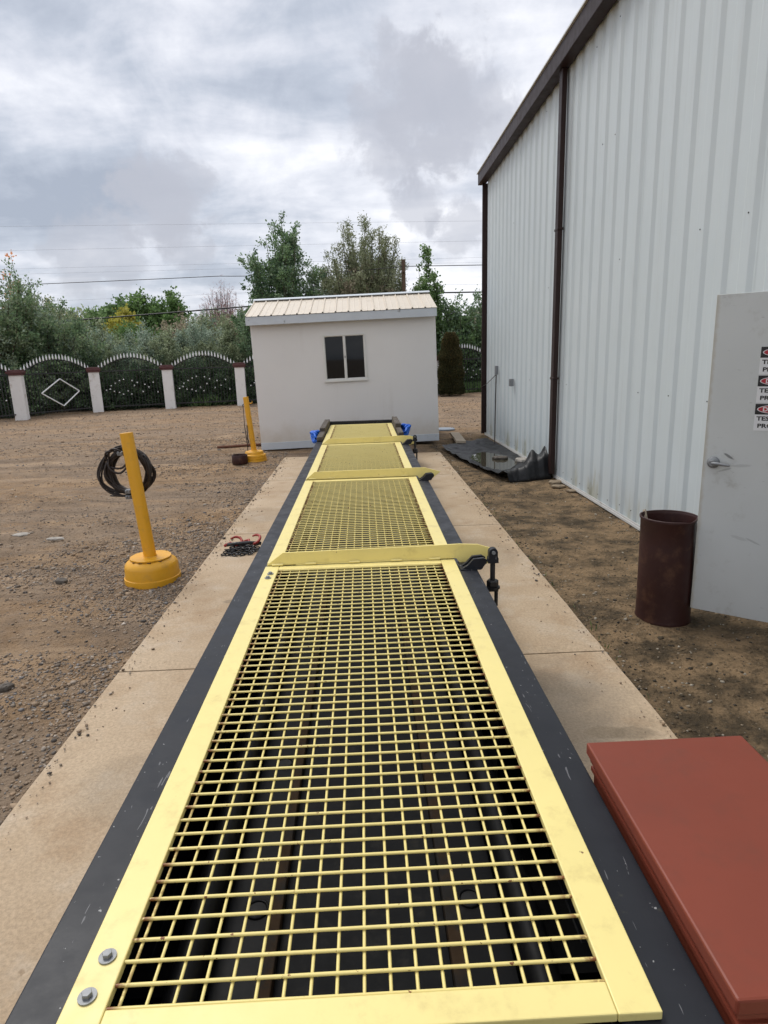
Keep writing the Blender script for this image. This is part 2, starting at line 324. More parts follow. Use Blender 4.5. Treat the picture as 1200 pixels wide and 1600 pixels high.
# ------------------------------------------------------------------ mesh helpers
class MB:
    def __init__(s): s.v = []; s.f = []; s.mi = []
    def add(s, vs, fs, mi=0):
        o = len(s.v); s.v += [tuple(p) for p in vs]; s.f += [tuple(i + o for i in f) for f in fs]; s.mi += [mi] * len(fs); return s
    def box(s, x0, x1, y0, y1, z0, z1, mi=0):
        vs = [(x, y, z) for z in (z0, z1) for y in (y0, y1) for x in (x0, x1)]
        return s.add(vs, [(0, 2, 3, 1), (4, 5, 7, 6), (0, 1, 5, 4), (2, 6, 7, 3), (0, 4, 6, 2), (1, 3, 7, 5)], mi)
    def prism(s, poly, axis, a0, a1, mi=0):
        n = len(poly)
        def p(q, a): return (q[0], a, q[1]) if axis == 'y' else ((a, q[0], q[1]) if axis == 'x' else (q[0], q[1], a))
        vs = [p(q, a0) for q in poly] + [p(q, a1) for q in poly]
        fs = [tuple(range(n)), tuple(range(2 * n - 1, n - 1, -1))] + [(i, i + n, (i + 1) % n + n, (i + 1) % n) for i in range(n)]
        return s.add(vs, fs, mi)
    def tube(s, pts, r, n=8, caps=True, mi=0, closed=False):
        pts = [Vector(p) for p in pts]; k = len(pts); rs = r if hasattr(r, '__len__') else [r] * k
        vs = []; ref = None
        for i, p in enumerate(pts):
            if closed: d = pts[(i + 1) % k] - pts[i - 1]
            else: d = pts[min(i + 1, k - 1)] - pts[max(i - 1, 0)]
            d.normalize()
            if ref is None: ref = Vector((0, 0, 1)) if abs(d.z) < .9 else Vector((1, 0, 0))
            a = d.cross(ref).normalized(); b = d.cross(a); ref = -b if False else ref
            for j in range(n):
                w = 2 * math.pi * j / n; vs.append(p + (a * math.cos(w) + b * math.sin(w)) * rs[i])
        fs = []
        for i in range(k if closed else k - 1):
            i2 = (i + 1) % k
            for j in range(n): fs.append((i * n + j, i * n + (j + 1) % n, i2 * n + (j + 1) % n, i2 * n + j))
        if caps and not closed: fs += [tuple(range(n - 1, -1, -1)), tuple(range((k - 1) * n, k * n))]
        return s.add(vs, fs, mi)
    def lathe(s, prof, n=32, c=(0, 0, 0), mi=0, wob=None):
        vs = []
        for (r, z) in prof:
            for j in range(n):
                w = 2 * math.pi * j / n; q = wob(w, z) if wob else 1.0
                vs.append((c[0] + r * q * math.cos(w), c[1] + r * q * math.sin(w), c[2] + z))
        k = len(prof); fs = [(i * n + j, i * n + (j + 1) % n, (i + 1) * n + (j + 1) % n, (i + 1) * n + j) for i in range(k - 1) for j in range(n)]
        return s.add(vs, fs, mi)
    def build(s, name, mats, parent=None, smooth=False, bevel=0, loc=None, sharp=None):
        me = bpy.data.meshes.new(name); me.from_pydata(s.v, [], s.f); me.update()
        mats = mats if isinstance(mats, (list, tuple)) else [mats]
        for m in mats: me.materials.append(MAT[m] if isinstance(m, str) else m)
        if len(mats) > 1: me.polygons.foreach_set('material_index', s.mi)
        o = bpy.data.objects.new(name, me); COL.objects.link(o)
        if smooth:
            me.polygons.foreach_set('use_smooth', [True] * len(me.polygons))
            if sharp is not None: me.set_sharp_from_angle(angle=math.radians(sharp))
        if parent: o.parent = parent
        if loc: o.location = loc
        if bevel:
            b = o.modifiers.new('bevel', 'BEVEL'); b.width = bevel; b.segments = 2; b.limit_method = 'ANGLE'
        return o
def empty(name, loc=(0, 0, 0), rot=(0, 0, 0)):
    o = bpy.data.objects.new(name, None); COL.objects.link(o); o.location = loc; o.rotation_euler = rot; o.empty_display_size = .1; return o
def tag(o, label, cat, group=None, kind=None):
    o['label'] = label; o['category'] = cat
    if group: o['group'] = group
    if kind: o['kind'] = kind
    return o
def structure(o, label=None):
    o['kind'] = 'structure'
    if label: o['label'] = label
    return o
def dup(o, parent=None, loc=None):
    c = o.copy(); COL.objects.link(c); c.parent = parent if parent else o.parent
    if loc is not None: c.location = loc
    return c
def np_mesh(name, verts, faces, mat, tint=None, parent=None, smooth=False):
    """verts (n,3), faces (m,k) arrays; tint (n,4) point colours"""
    me = bpy.data.meshes.new(name); nv, (nf, k) = len(verts), faces.shape
    me.vertices.add(nv); me.vertices.foreach_set('co', verts.astype(np.float32).ravel())
    me.loops.add(nf * k); me.loops.foreach_set('vertex_index', faces.astype(np.int32).ravel())
    me.polygons.add(nf); me.polygons.foreach_set('loop_start', np.arange(0, nf * k, k, dtype=np.int32))
    if smooth: me.polygons.foreach_set('use_smooth', np.ones(nf, bool))
    me.update(calc_edges=True)
    if tint is not None:
        a = me.attributes.new('tint', 'FLOAT_COLOR', 'POINT'); a.data.foreach_set('color', tint.astype(np.float32).ravel())
    me.materials.append(MAT[mat]); o = bpy.data.objects.new(name, me); COL.objects.link(o)
    if parent: o.parent = parent
    return o

# ------------------------------------------------------------------ ground
def fbm(x, y, sc, oct=4, seed=0):
    return mnoise.fractal(Vector((x * sc + seed, y * sc - seed, seed * .37)), 1.0, 2.0, oct)
def sst(a, b, x):
    t_ = min(1, max(0, (x - a) / (b - a))); return t_ * t_ * (3 - 2 * t_)
RUTS = [(6.4, .30, .018), (7.9, .32, .018), (10.4, .12, .022), (12.2, .10, .022), (15.0, -.05, .03), (16.9, -.03, .03), (20.2, .08, .035), (22, .1, .035)]
def gz(x, y):
    h = -.028 + .014 * fbm(x, y, 1.6, 4, 3) + .012 * fbm(x * .45, y * 1.6, .9, 3, 8)
    h += .006 * fbm(x, y, 7, 2, 1)
    if x < -1.3 and y > 2:
        for (y0, sl_g, am) in RUTS:
            dd = (y - y0 - sl_g * (x + 4) - .5 * fbm(x, 3.1, .12, 2, y0)) / .16
            if abs(dd) < 3: h += am * (math.exp(-dd * dd) * -1. + .7 * math.exp(-(abs(dd) - 1.5) ** 2 * 3))
    pad = max(abs(x + .05) - 1.36, (y - 11.2) * 1.0)          # distance outside the slab
    if pad < 0: return -.13
    h = h * sst(0, .25, pad) + (1 - sst(0, .25, pad)) * (-.022 + .005 * fbm(x, y, 5, 2, 2))
    if x > 1.3 and y < 14: h += .03 * sst(2.1, 2.6, x) - .012
    if y > 14: h += .10 * fbm(x, y, .08, 2, 5) * sst(16, 30, y)
    h = min(h, -.004) if pad < .3 else h
    return h
xs = np.concatenate([-np.geomspace(1.9, 900, 70)[::-1] - 8, np.linspace(-9.8, -1.5, 120), np.linspace(-1.44, -1.36, 5), np.linspace(-1.2, 1.1, 6), np.linspace(1.25, 1.36, 5), np.linspace(1.4, 3.0, 36), np.geomspace(.3, 900, 60) + 3.0])
ys = np.concatenate([-np.geomspace(.5, 900, 40)[::-1] + .2, np.linspace(0, 16, 250), np.linspace(16.1, 27, 80), np.geomspace(.3, 1200, 90) + 27])
gv = np.array([(x, y, gz(x, y)) for y in ys for x in xs]); nx, ny = len(xs), len(ys)
ii = (np.arange(ny - 1)[:, None] * nx + np.arange(nx - 1)[None]).ravel()
structure(np_mesh('ground', gv, np.stack([ii, ii + 1, ii + nx + 1, ii + nx], 1), 'ground', smooth=True), 'bare tan dirt and gravel yard')

# concrete pad: slab pieces butted with joints
pad = empty('concrete_pad'); structure(pad, 'long tan concrete pad under the yellow-topped steel bed')
joints = [-3.0, .45, 3.30, 6.15, 9.0, 11.2]
for a, b in zip(joints[:-1], joints[1:]):
    g = .006; nxs, nys = 15, max(10, int((b - a) * 9))
    mb = MB(); X = np.linspace(-1.415, 1.318, nxs); Y = np.linspace(a + g, b - g, nys)
    vs = []
    for j, y in enumerate(Y):
        for i, x in enumerate(X):
            ex = 0
            if i in (0, nxs - 1): ex = .004 * fbm(x, y, 9, 3, 4)
            ez = -.006 if (i in (0, nxs - 1) or j in (0, nys - 1)) else 0
            vs.append((x + ex, y, ez + .0015 * fbm(x, y, 3, 2)))
    fs = [(j * nxs + i, j * nxs + i + 1, (j + 1) * nxs + i + 1, (j + 1) * nxs + i) for j in range(nys - 1) for i in range(nxs - 1)]
    rim = list(range(nxs)) + [j * nxs + nxs - 1 for j in range(1, nys)] + [(nys - 1) * nxs + i for i in range(nxs - 2, -1, -1)] + [j * nxs for j in range(nys - 2, 0, -1)]
    o_ = len(vs); vs += [(vs[r][0], vs[r][1], -.16) for r in rim]; k = len(rim)
    fs += [(rim[q], o_ + q, o_ + (q + 1) % k, rim[(q + 1) % k]) for q in range(k)]
    mb.add(vs, fs); mb.build('slab', 'concrete', pad)

# loose gravel: too many to count
rng = np.random.default_rng(11)
def stones_mesh(name, P, sz, palette, flat=.6):
    n = len(P)
    base = np.array([(-1, -1, -1), (1, -1, -1), (1, 1, -1), (-1, 1, -1), (-1, -1, 1), (1, -1, 1), (1, 1, 1), (-1, 1, 1)], float) * .6
    F6 = np.array([(0, 3, 2, 1), (4, 5, 6, 7), (0, 1, 5, 4), (1, 2, 6, 5), (2, 3, 7, 6), (3, 0, 4, 7)])
    v = base[None] * rng.uniform(.55, 1.3, (n, 8, 3)) * sz[:, None, None]
    v[:, :, 0] *= rng.uniform(.7, 1.5, (n, 1)); v[:, :, 2] *= flat
    a = rng.uniform(0, 6.28, n); tl = rng.normal(0, .35, n)
    v = np.stack([v[..., 0], v[..., 1] * np.cos(tl)[:, None] - v[..., 2] * np.sin(tl)[:, None], v[..., 1] * np.sin(tl)[:, None] + v[..., 2] * np.cos(tl)[:, None]], -1)
    ca, sa = np.cos(a)[:, None], np.sin(a)[:, None]
    v = np.stack([v[..., 0] * ca - v[..., 1] * sa, v[..., 0] * sa + v[..., 1] * ca, v[..., 2]], -1) + P[:, None, :]
    pal = np.array(palette); col = pal[rng.integers(0, len(pal), n)] * rng.uniform(.7, 1.25, (n, 1))
    tint = np.concatenate([np.repeat(col, 8, 0), np.ones((n * 8, 1))], 1)
    return np_mesh(name, v.reshape(-1, 3), (F6[None] + 8 * np.arange(n)[:, None, None]).reshape(-1, 4), 'stones', tint)
PAL = [(.17, .138, .11), (.24, .195, .152), (.11, .095, .083), (.32, .262, .205), (.30, .21, .135), (.24, .17, .115), (.27, .195, .13), (.36, .31, .26), (.17, .16, .155), (.28, .21, .15), (.33, .24, .16), (.22, .16, .11)]
P = []; tries = 0
while len(P) < 38000:
    d = rng.exponential(2.2); x = -1.42 - d; y = rng.uniform(1.2, 15) if rng.random() < .6 else rng.uniform(1.2, 7)
    if x < -9: continue
    pat = fbm(x * .5, y * 1.4, 1.0, 3, 8) * .5 + .5 + .35 * math.exp(-d / .35) + .5 * math.exp(-((x + 1.75) ** 2 + (y - 4.9) ** 2) / .3)
    if rng.random() > max(.10, (pat - .32) * 1.5): continue
    P.append((x, y))
P = np.array(P); zz = np.array([gz(x, y) for x, y in P])
SP = np.column_stack([np.concatenate([-1.40 + rng.exponential(.05, 420), 1.30 - rng.exponential(.05, 260)]), rng.uniform(1.3, 11, 680)])
P = np.concatenate([P, SP]); zz = np.concatenate([zz, np.full(680, .001)])
sz = np.clip(rng.lognormal(-5.22, .45, len(P)), .003, .026) * (1 + .05 * P[:, 1]); sz[-680:] *= .7
P2 = np.column_stack([rng.uniform(-13, 5, 11000), rng.uniform(12.5, 26, 11000)]); P2 = P2[(P2[:, 0] > -12) & (np.abs(P2[:, 0] + .25) > (P2[:, 1] < 15.2) * 2.1)]; P2 = P2[(P2[:, 0] < 2.3) | (P2[:, 1] > 13.8)]
P = np.concatenate([P, P2]); zz = np.concatenate([zz, [gz(x, y) for x, y in P2]]); sz = np.concatenate([sz, np.clip(rng.lognormal(-4.3, .4, len(P2)), .006, .04)])
tag(stones_mesh('gravel', np.column_stack([P, zz + sz * .15]), sz, PAL), 'loose grey and tan gravel spread over the dirt left of the pad', 'gravel', kind='stuff')
P = []
while len(P) < 9000:
    x = rng.uniform(1.3, 2.62); y = rng.uniform(1.2, 12.5)
    e_ = math.exp(-(x - 1.32) / .12) + 1.1 * math.exp(-(2.6 - x) / .12)
    if rng.random() > .22 + .7 * e_: continue
    P.append((x, y))
P = np.array(P); zz = np.array([gz(x, y) for x, y in P])
sz = np.clip(rng.lognormal(-5.25, .5, len(P)), .0025, .022)
tag(stones_mesh('rubble', np.column_stack([P, zz + sz * .1]), sz, [(.05, .04, .028), (.09, .07, .045), (.16, .115, .07), (.24, .19, .13), (.04, .035, .03), (.32, .28, .22)]), 'small dark clods and stones on the damp dirt along the metal wall', 'rubble', kind='stuff')

# ------------------------------------------------------------------ warehouse
wh = empty('warehouse', (2.57, 5, 0)); tag(wh, 'tall white corrugated metal building with dark brown trim on the right', 'building')
def wpart(mb, name, mat, **k):
    o = mb.build(name, mat, **k); o.parent = wh; o.matrix_parent_inverse = Matrix.Translation((-2.57, -5, 0)); return o
def sub(o, mb, name, mat, **k):
    c = mb.build(name, mat, **k); c.parent = o; c.matrix_parent_inverse = o.matrix_parent_inverse.copy() if False else (o.matrix_world.inverted() if False else Matrix.Identity(4)); return c
PER, WX = .305, 2.57
prof = [(0, .0), (.098, 0), (.104, .0011), (.140, .020), (.148, .021), (.238, .021), (.246, .020), (.285, .0011), (.292, 0)]
def wall_panel(y1, nper, z0, z1, jit):
    pts = []
    for p_ in range(nper):
        for (a, d) in prof: pts.append((y1 - p_ * PER - a, d))
    pts.append((y1 - nper * PER - .004, .0004))
    zs = np.linspace(z0, z1, 6); mb = MB(); n = len(pts)
    vs = [(WX - d - jit, y, z) for z in zs for (y, d) in pts]
    fs = [(j * n + i, j * n + i + 1, (j + 1) * n + i + 1, (j + 1) * n + i) for j in range(5) for i in range(n - 1)]
    mb.add(vs, fs); return mb
y = 13.46; k = 0
while y > -3.5:
    z0 = .03
    if 2.2 < y - .45 < 3.35: z0 = 2.02
    wpart(wall_panel(y, 3, z0, 4.95, .0008 * (k % 2)), 'wall_panel', 'wallmetal'); y -= 3 * PER; k += 1
YEND = y
mb = MB(); mb.box(2.405, 2.545, YEND, 13.62, 4.86, 5.065); wpart(mb, 'gutter', 'brown', bevel=.008)
mb = MB(); mb.box(2.385, 2.42, YEND, 13.66, 5.068, 5.085); wpart(mb, 'roof_edge', 'whitetrim')
mb = MB(); mb.box(2.475, 2.585, 13.465, 13.53, .02, 4.86); wpart(mb, 'corner_trim', 'brown', bevel=.004)
mb = MB(); mb.box(2.462, 2.553 - .03, 8.36, 8.48, .06, 4.86)
for zb in (1.3, 3.1): mb.box(2.456, 2.532, 8.345, 8.495, zb, zb + .03)
wpart(mb, 'downspout', 'brown', bevel=.006)
mb = MB(); mb.box(2.53, 2.60, YEND, 13.45, .004, .028); mb.box(2.535, 2.541, YEND, 13.45, .0285, .05); wpart(mb, 'base_trim', 'whitetrim')
mb = MB(); mb.box(2.575, 2.8, YEND, 13.44, -.2, .002); wpart(mb, 'foundation', 'footing')
mb = MB()
for p_ in range(56):
    yy = 13.46 - p_ * PER - .21
    if yy < -3: break
    for zb in (.12, 1.25, 2.5, 3.7, 4.7):
        if 2.2 < yy < 3.4 and zb < 2.1: continue
        if zb > .5 and random.random() < .82: continue
        jy = random.uniform(-.02, .02); jz = random.uniform(-.015, .015)
        mb.tube([(2.553, yy + jy, zb + jz), (2.5445, yy + jy, zb + jz)], .0055, 6)
o = wpart(mb, 'screws', 'dark_metal'); o['kind'] = 'stuff'
mb = MB(); mb.box(2.62, 16, 13.40, 13.44, .0, 4.95); wpart(mb, 'end_wall', 'wallmetal')
mb = MB(); mb.prism([(2.42, 5.066), (9.2, 6.45), (16.2, 5.066), (16.2, 5.03), (9.2, 6.41), (2.42, 5.03)], 'y', YEND, 13.64); wpart(mb, 'roof', 'whitetrim')
mb = MB(); mb.box(15.9, 16, YEND, 13.39, 0, 4.95); wpart(mb, 'far_wall', 'wallmetal')
mb = MB(); mb.box(2.62, 15.88, YEND, YEND + .06, 0, 4.95); wpart(mb, 'near_wall', 'wallmetal')
mb = MB(); mb.box(2.498, 2.56, 3.33, 3.39, 0.03, 2.03); mb.box(2.498, 2.56, 2.30, 2.36, .03, 2.03); mb.box(2.496, 2.56, 2.30, 3.39, 2.032, 2.09); wpart(mb, 'door_frame', 'whitetrim')
mb = MB(); mb.box(2.475, 2.533, 10.85, 10.97, 1.11, 1.23); mb.box(2.470, 2.4745, 10.87, 10.95, 1.13, 1.21); wpart(mb, 'electrical_box', 'zinc', bevel=.004)
mb = MB(); mb.box(2.48, 2.533, 12.10, 12.19, 1.27, 1.43); wpart(mb, 'conduit_box', 'zinc', bevel=.004)
# door standing ajar
DA = Vector((1.985, 3.67, 0)); DD = Vector((.769, -.639, 0)).normalized(); DW = .765
drz = math.atan2(DD.y, DD.x)
door = MB().box(0, DW, 0, .044, .075, 1.93).build('door', 'door', None, bevel=.003)
door.parent = wh; door.matrix_parent_inverse = Matrix.Translation((-2.57, -5, 0)); door.location = DA; door.rotation_euler = (0, 0, drz)
mb = MB(); mb.lathe([(.0, -.0), (.034, 0), (.034, .007), (.030, .012), (.018, .016), (.016, .05), (0, .05)], 24)
mb2 = MB(); mb2.v = [(p[0] + .058, -p[2], p[1] + .995) for p in mb.v]; mb2.f = mb.f; mb2.mi = mb.mi
mb2.tube([(.058, -.046, .995), (.075, -.050, .996), (.10, -.05, .994), (.135, -.048, .990), (.152, -.046, .988)], [.009, .010, .009, .0085, .007], 10)
mb2.tube([(.058, -.05, .995), (.058, -.054, .995)], .006, 10)
mb2.build('handle', 'zinc', door, smooth=True, sharp=40)
for zb in (.25, 1.0, 1.72): MB().tube([(DW + .008, -.002, zb), (DW + .008, -.002, zb + .1)], .008, 8).build('hinge', 'zinc', door)

# three warning signs on the door
def text_mesh(body, size, bold):
    cu = bpy.data.curves.new('t', 'FONT'); cu.body = body; cu.size = size; cu.offset = bold; cu.resolution_u = 2; cu.extrude = .0004
    ob = bpy.data.objects.new('t', cu); COL.objects.link(ob); dg = bpy.context.evaluated_depsgraph_get(); ev = ob.evaluated_get(dg)
    me = ev.to_mesh(); vs = [tuple(v.co) for v in me.vertices]; fs = [tuple(p.vertices) for p in me.polygons]
    ev.to_mesh_clear(); bpy.data.objects.remove(ob); bpy.data.curves.remove(cu); return vs, fs
def fit_text(mb, body, x0, x1, zbase, height, y, mi=0, bold=.0):
    vs, fs = text_mesh(body, 1.0, bold)
    xs_ = [v[0] for v in vs]; ys_ = [v[1] for v in vs]; sx = (x1 - x0) / (max(xs_) - min(xs_)); sz_ = height / (max(ys_) - min(ys_))
    mb.add([(x0 + (v[0] - min(xs_)) * sx, y + v[2] * .5, zbase + (v[1] - min(ys_)) * sz_) for v in vs], fs, mi)
def ellipse(x, z, rx, rz, n=36): return [(x + rx * math.cos(2 * math.pi * i / n), z + rz * math.sin(2 * math.pi * i / n)) for i in range(n)]
SIGN_W, SIGN_H = .225, .147
for i_, (s0, zt, lab, tilt) in enumerate(((.243, 1.642, 'topmost of the three black red and white warning signs on the door', 0.01), (.243, 1.489, 'middle one of the three black red and white warning signs on the door', .0), (.243, 1.336, 'lowest of the three warning signs on the door, nearest the handle', -.006))):
    q = DA + DD * s0; e_ = empty('warning_sign', (q.x, q.y, zt), (0, 0, drz)); tag(e_, lab, 'sign', 'warning signs on the open door')
    e_.rotation_euler = (0, tilt, drz)
    MB().box(0, SIGN_W, -.0022, -.0004, -SIGN_H, 0).build('backing', 's_white', e_)
    MB().box(.0, SIGN_W, -.0032, -.0024, -.058, 0).build('header_band', 's_black', e_)
    mb = MB(); mb.prism(ellipse(SIGN_W / 2, -.029, .103, .0245), 'y', -.0042, -.0034, 0); mb.prism(ellipse(SIGN_W / 2, -.029, .098, .021), 'y', -.0052, -.0044, 1)
    mb.build('oval', ['s_white', 's_red'], e_)
    mb = MB(); fit_text(mb, 'DANGER', .038, SIGN_W - .038, -.041, .024, -.0056, 0, .03); mb.build('heading_text', 's_white', e_)
    mb = MB(); fit_text(mb, 'TESTING IN', .010, SIGN_W - .010, -.092, .024, -.0028, 0, .035); fit_text(mb, 'PROGRESS', .018, SIGN_W - .018, -.132, .024, -.0028, 0, .035)
    mb.build('message_text', 's_black', e_)

# hose hanging from the conduit box
mb = MB(); pts = []
for i in range(22):
    t_ = i / 21; pts.append((2.50 - .10 * t_ ** 3, 12.14 + .05 * math.sin(t_ * 2) - .45 * t_ ** 3, 1.28 - 1.29 * t_))
mb.tube(pts, .011, 7); mb.tube([(2.51, 12.2, 1.27), (2.515, 12.7, 1.16), (2.515, 13.2, 1.05), (2.46, 13.5, .98)], .006, 6)
tag(mb.build('hose', 'cable', smooth=True), 'thin black hose hanging down the white metal wall to the ground', 'hose')

# ------------------------------------------------------------------ shed
shed = empty('shed', (-.27, 12.4, 0), (0, math.radians(-1.15), 0)); tag(shed, 'small white shed with cream metal roof and one window', 'shed')
SWL, SWR, SD, SZ0, SZ1 = -1.725, 1.72, 2.35, .125, 2.39     # local x range, depth, wall z range
WX0, WX1, WZ0, WZ1 = -.40, .385, 1.255, 2.09
mb = MB()
mb.box(SWL, WX0, 0, .09, SZ0, SZ1); mb.box(WX1, SWR, 0, .09, SZ0, SZ1); mb.box(WX0, WX1, 0, .09, SZ0, WZ0); mb.box(WX0, WX1, 0, .09, WZ1, SZ1)
mb.v = [(x, y, z) for (x, y, z) in mb.v]
mb.build('front_wall', 'shed', shed)
for x0 in (SWL, SWR - .09):
    mb = MB(); mb.prism([(.092, SZ0), (SD - .002, SZ0), (SD - .002, SZ1), (SD / 2, SZ1 + .37), (.092, SZ1 + .02)], 'x', x0, x0 + .09); mb.build('side_wall', 'shed', shed)
MB().box(SWL, SWR, SD, SD + .09, SZ0, SZ1).build('back_wall', 'shed', shed)
MB().box(SWL + .1, SWR - .1, .1, SD - .01, SZ0 + .0, SZ0 + .04).build('floor_deck', 'timber', shed)
mb = MB(); mb.box(SWL + .0, SWR - .0, -.022, -.002, SZ0 - .115, SZ0 + .02); mb.box(SWL + .02, SWR - .02, .0, .12, SZ0 - .10, SZ0 - .004); mb.build('skirt_board', 'fascia', shed, bevel=.004)
for yy in (.25, 1.15, 2.05): MB().box(SWL + .05, SWR - .05, yy, yy + .1, -.03, SZ0 - .004).build('skid', 'timber', shed)
wn = empty('window', (0, 0, 0)); wn.parent = shed
fw = .026
for args in ((WX0 - .008, WX0 + fw, WZ0, WZ1), (WX1 - fw, WX1 + .008, WZ0, WZ1), (WX0 + fw, WX1 - fw, WZ0, WZ0 + fw), (WX0 + fw, WX1 - fw, WZ1 - fw, WZ1)):
    MB().box(args[0], args[1], -.022, .06, args[2], args[3]).build('frame', 'vinyl', wn, bevel=.004)
MB().box(-.022, .012, -.016, .05, WZ0 + fw, WZ1 - fw).build('mullion', 'vinyl', wn, bevel=.003)
MB().box(WX0 - .02, WX1 + .02, -.04, -.023, WZ0 - .028, WZ0 + .004).build('sill', 'vinyl', wn, bevel=.003)
for a, b, sash in ((WX0 + fw, -.022, 1), (.012, WX1 - fw, 0)):
    MB().box(a, b, .012 - .01 * sash + .012, .020 - .01 * sash + .012, WZ0 + fw, WZ1 - fw).build('pane', 'glass', wn)
    s_ = .009; mb = MB(); y0, y1 = .004, .03
    mb.box(a, a + s_, y0, y1, WZ0 + fw, WZ1 - fw); mb.box(b - s_, b, y0, y1, WZ0 + fw, WZ1 - fw); mb.box(a + s_, b - s_, y0, y1, WZ0 + fw, WZ0 + fw + s_); mb.box(a + s_, b - s_, y0, y1, WZ1 - fw - s_, WZ1 - fw)
    mb.build('sash', 'vinyl', wn)
MB().box(-.012, .004, -.026, -.017, 1.66, 1.70).build('latch', 'zinc', wn)
# roof: rib-edged metal panels
RL, RR, EY, EZ, RY, RZ = -1.785, 1.735, -.17, 2.475, SD / 2 + .02, 2.855
npan = 15; pw = (RR - RL) / npan
sl_ = math.atan2(RZ - EZ, RY - EY); Ls = math.hypot(RY - EY, RZ - EZ)
def roof_panel_mb(back):
    mb = MB(); pr = [(0, 0), (.012, .022), (.026, .022), (.038, 0), (pw * .5, 0), (pw * .5 + .008, .005), (pw * .5 + .018, .005), (pw * .5 + .026, 0), (pw + .004, -.001)]
    n = len(pr); vs = []
    for j in range(4):
        s_ = Ls * j / 3
        for (a, d) in pr:
            yy = EY + s_ * math.cos(sl_) - d * math.sin(sl_); zz_ = EZ + s_ * math.sin(sl_) + d * math.cos(sl_)
            vs.append((a, yy if not back else 2 * RY - yy, zz_))
    mb.add(vs, [(j * n + i, j * n + i + 1, (j + 1) * n + i + 1, (j + 1) * n + i) for j in range(3) for i in range(n - 1)]); return mb
for back in (0, 1):
    p0 = None
    for i in range(npan):
        if p0 is None: p0 = roof_panel_mb(back).build('roof_panel', 'shedroof', shed); p0.location = (RL, 0, 0)
        else: dup(p0, shed, (RL + i * pw, 0, .0015 * (i % 2)))
mb = MB(); mb.prism([(RY - .11, RZ + .008), (RY, RZ + .045), (RY + .11, RZ + .008), (RY + .11, RZ + .002), (RY, RZ + .036), (RY - .11, RZ + .002)], 'x', RL - .01, RR + .012); mb.build('ridge_cap', 'fascia', shed)
mb = MB(); mb.box(RL + .01, RR - .005, EY + .012, EY + .034, EZ - .155, EZ - .006); mb.build('fascia', 'fascia', shed, bevel=.004)
mb = MB(); mb.box(RL + .02, RR - .015, EY + .036, -.002, EZ - .07, EZ - .05); mb.build('soffit', 'shed', shed)
for x0 in (RL + .012, RR - .03):
    mb = MB(); mb.prism([(EY + .036, EZ - .13), (RY, RZ - .13), (2 * RY - EY - .04, EZ - .13), (2 * RY - EY - .04, EZ - .008), (RY, RZ - .01), (EY + .036, EZ - .006)], 'x', x0, x0 + .02); mb.build('rake_board', 'fascia', shed)

# ------------------------------------------------------------------ test bed
bed = empty('test_bed', (-.05, 0, 0)); tag(bed, 'long low black steel bed topped with pale yellow grating panels', 'machine bed')
OFF = .05                                       # parts are written in world x and shifted into the bed's frame
def bpart(mb, name, mat, parent=bed, **k):
    if parent is bed: mb.v = [(x + OFF, y, z) for (x, y, z) in mb.v]
    return mb.build(name, mat, parent, **k)
BY0, BY1 = .15, 11.02
for s in (-1, 1):
    xo, xi = (-.668, -.50) if s < 0 else (.572, .402)
    w = .012 * s
    prof_ = [(xo, .54), (xi, .54), (xi, .528), (xo - w, .528), (xo - w, .03), (xi, .03), (xi, .018), (xo, .018)]
    mb = MB(); mb.prism(prof_, 'y', BY0, BY1); bpart(mb, 'side_beam', 'black', bevel=.004)
    for yy in np.arange(.6, 11, 1.26):
        mb = MB(); mb.box(min(xo - w * 1.2, xi), max(xo - w * 1.2, xi), yy, yy + .012, .032, .526); bpart(mb, 'stiffener', 'black_in')
    xc = -.415 if s < 0 else .325
    mb = MB(); mb.tube([(xc, BY0, .40), (xc, BY1 - .05, .40)], .036, 14); bpart(mb, 'guide_pipe', 'black_in', smooth=True, sharp=50)
    xl = (-.375, -.275) if s < 0 else (.185, .285)
    mb = MB(); mb.box(xl[0], xl[1], BY0, BY1 - .05, .335, .35); led = bpart(mb, 'ledge', 'black_in')
    for yy in np.arange(.72, 11, .58):
        mb = MB(); cx_ = sum(xl) / 2 + OFF - .02 * s
        mb.tube([(cx_ + .026 * math.cos(q), yy + .026 * math.sin(q), .352) for q in np.linspace(0, 2 * math.pi, 17)[:-1]], .004, 6, closed=True, mi=0)
        mb.add([(cx_ + .024 * math.cos(q), yy + .024 * math.sin(q), .3515) for q in np.linspace(0, 2 * math.pi, 17)[:-1]], [tuple(range(16))], 1)  # flat near-black disc paints the shade inside a hole; ledge stays uncut
        mb.build('bolt_hole', ['black_in', 'hole_shade'], led, smooth=True)
    xs_ = (-.275, -.245) if s < 0 else (.150, .183)
    mb = MB(); mb.box(xs_[0], xs_[1], BY0, BY1 - .05, .30, .345); bpart(mb, 'wooden_strip', 'rust_strip', bevel=.003)
mb = MB(); mb.box(-.243, .148, BY0, BY1 - .05, .285, .318); bpart(mb, 'bed_plate', 'rubber_in')
mb = MB(); mb.box(-.64, .545, BY0, BY1 - .02, .035, .06); bpart(mb, 'pan', 'black_in')
for yy in np.arange(1.2, 11, 1.26):
    mb = MB(); mb.box(-.645, .55, yy, yy + .08, .12, .22); bpart(mb, 'cross_member', 'black_in')
mb = MB(); mb.box(-.66, .565, BY1 + .002, BY1 + .09, .03, .605); bpart(mb, 'end_beam', 'black', bevel=.005)
mb = MB(); mb.box(-.655, .56, BY0 - .03, BY0 - .002, .03, .535); bpart(mb, 'near_plate', 'black', bevel=.004)
for yy in (.4, 3.0, 5.6, 8.2, 10.7):
    for xx_ in (-.6, .50):
        MB().box(xx_ - .06 + OFF, xx_ + .06 + OFF, yy - .06, yy + .06, .001, .017).build('foot_plate', 'black', bed)
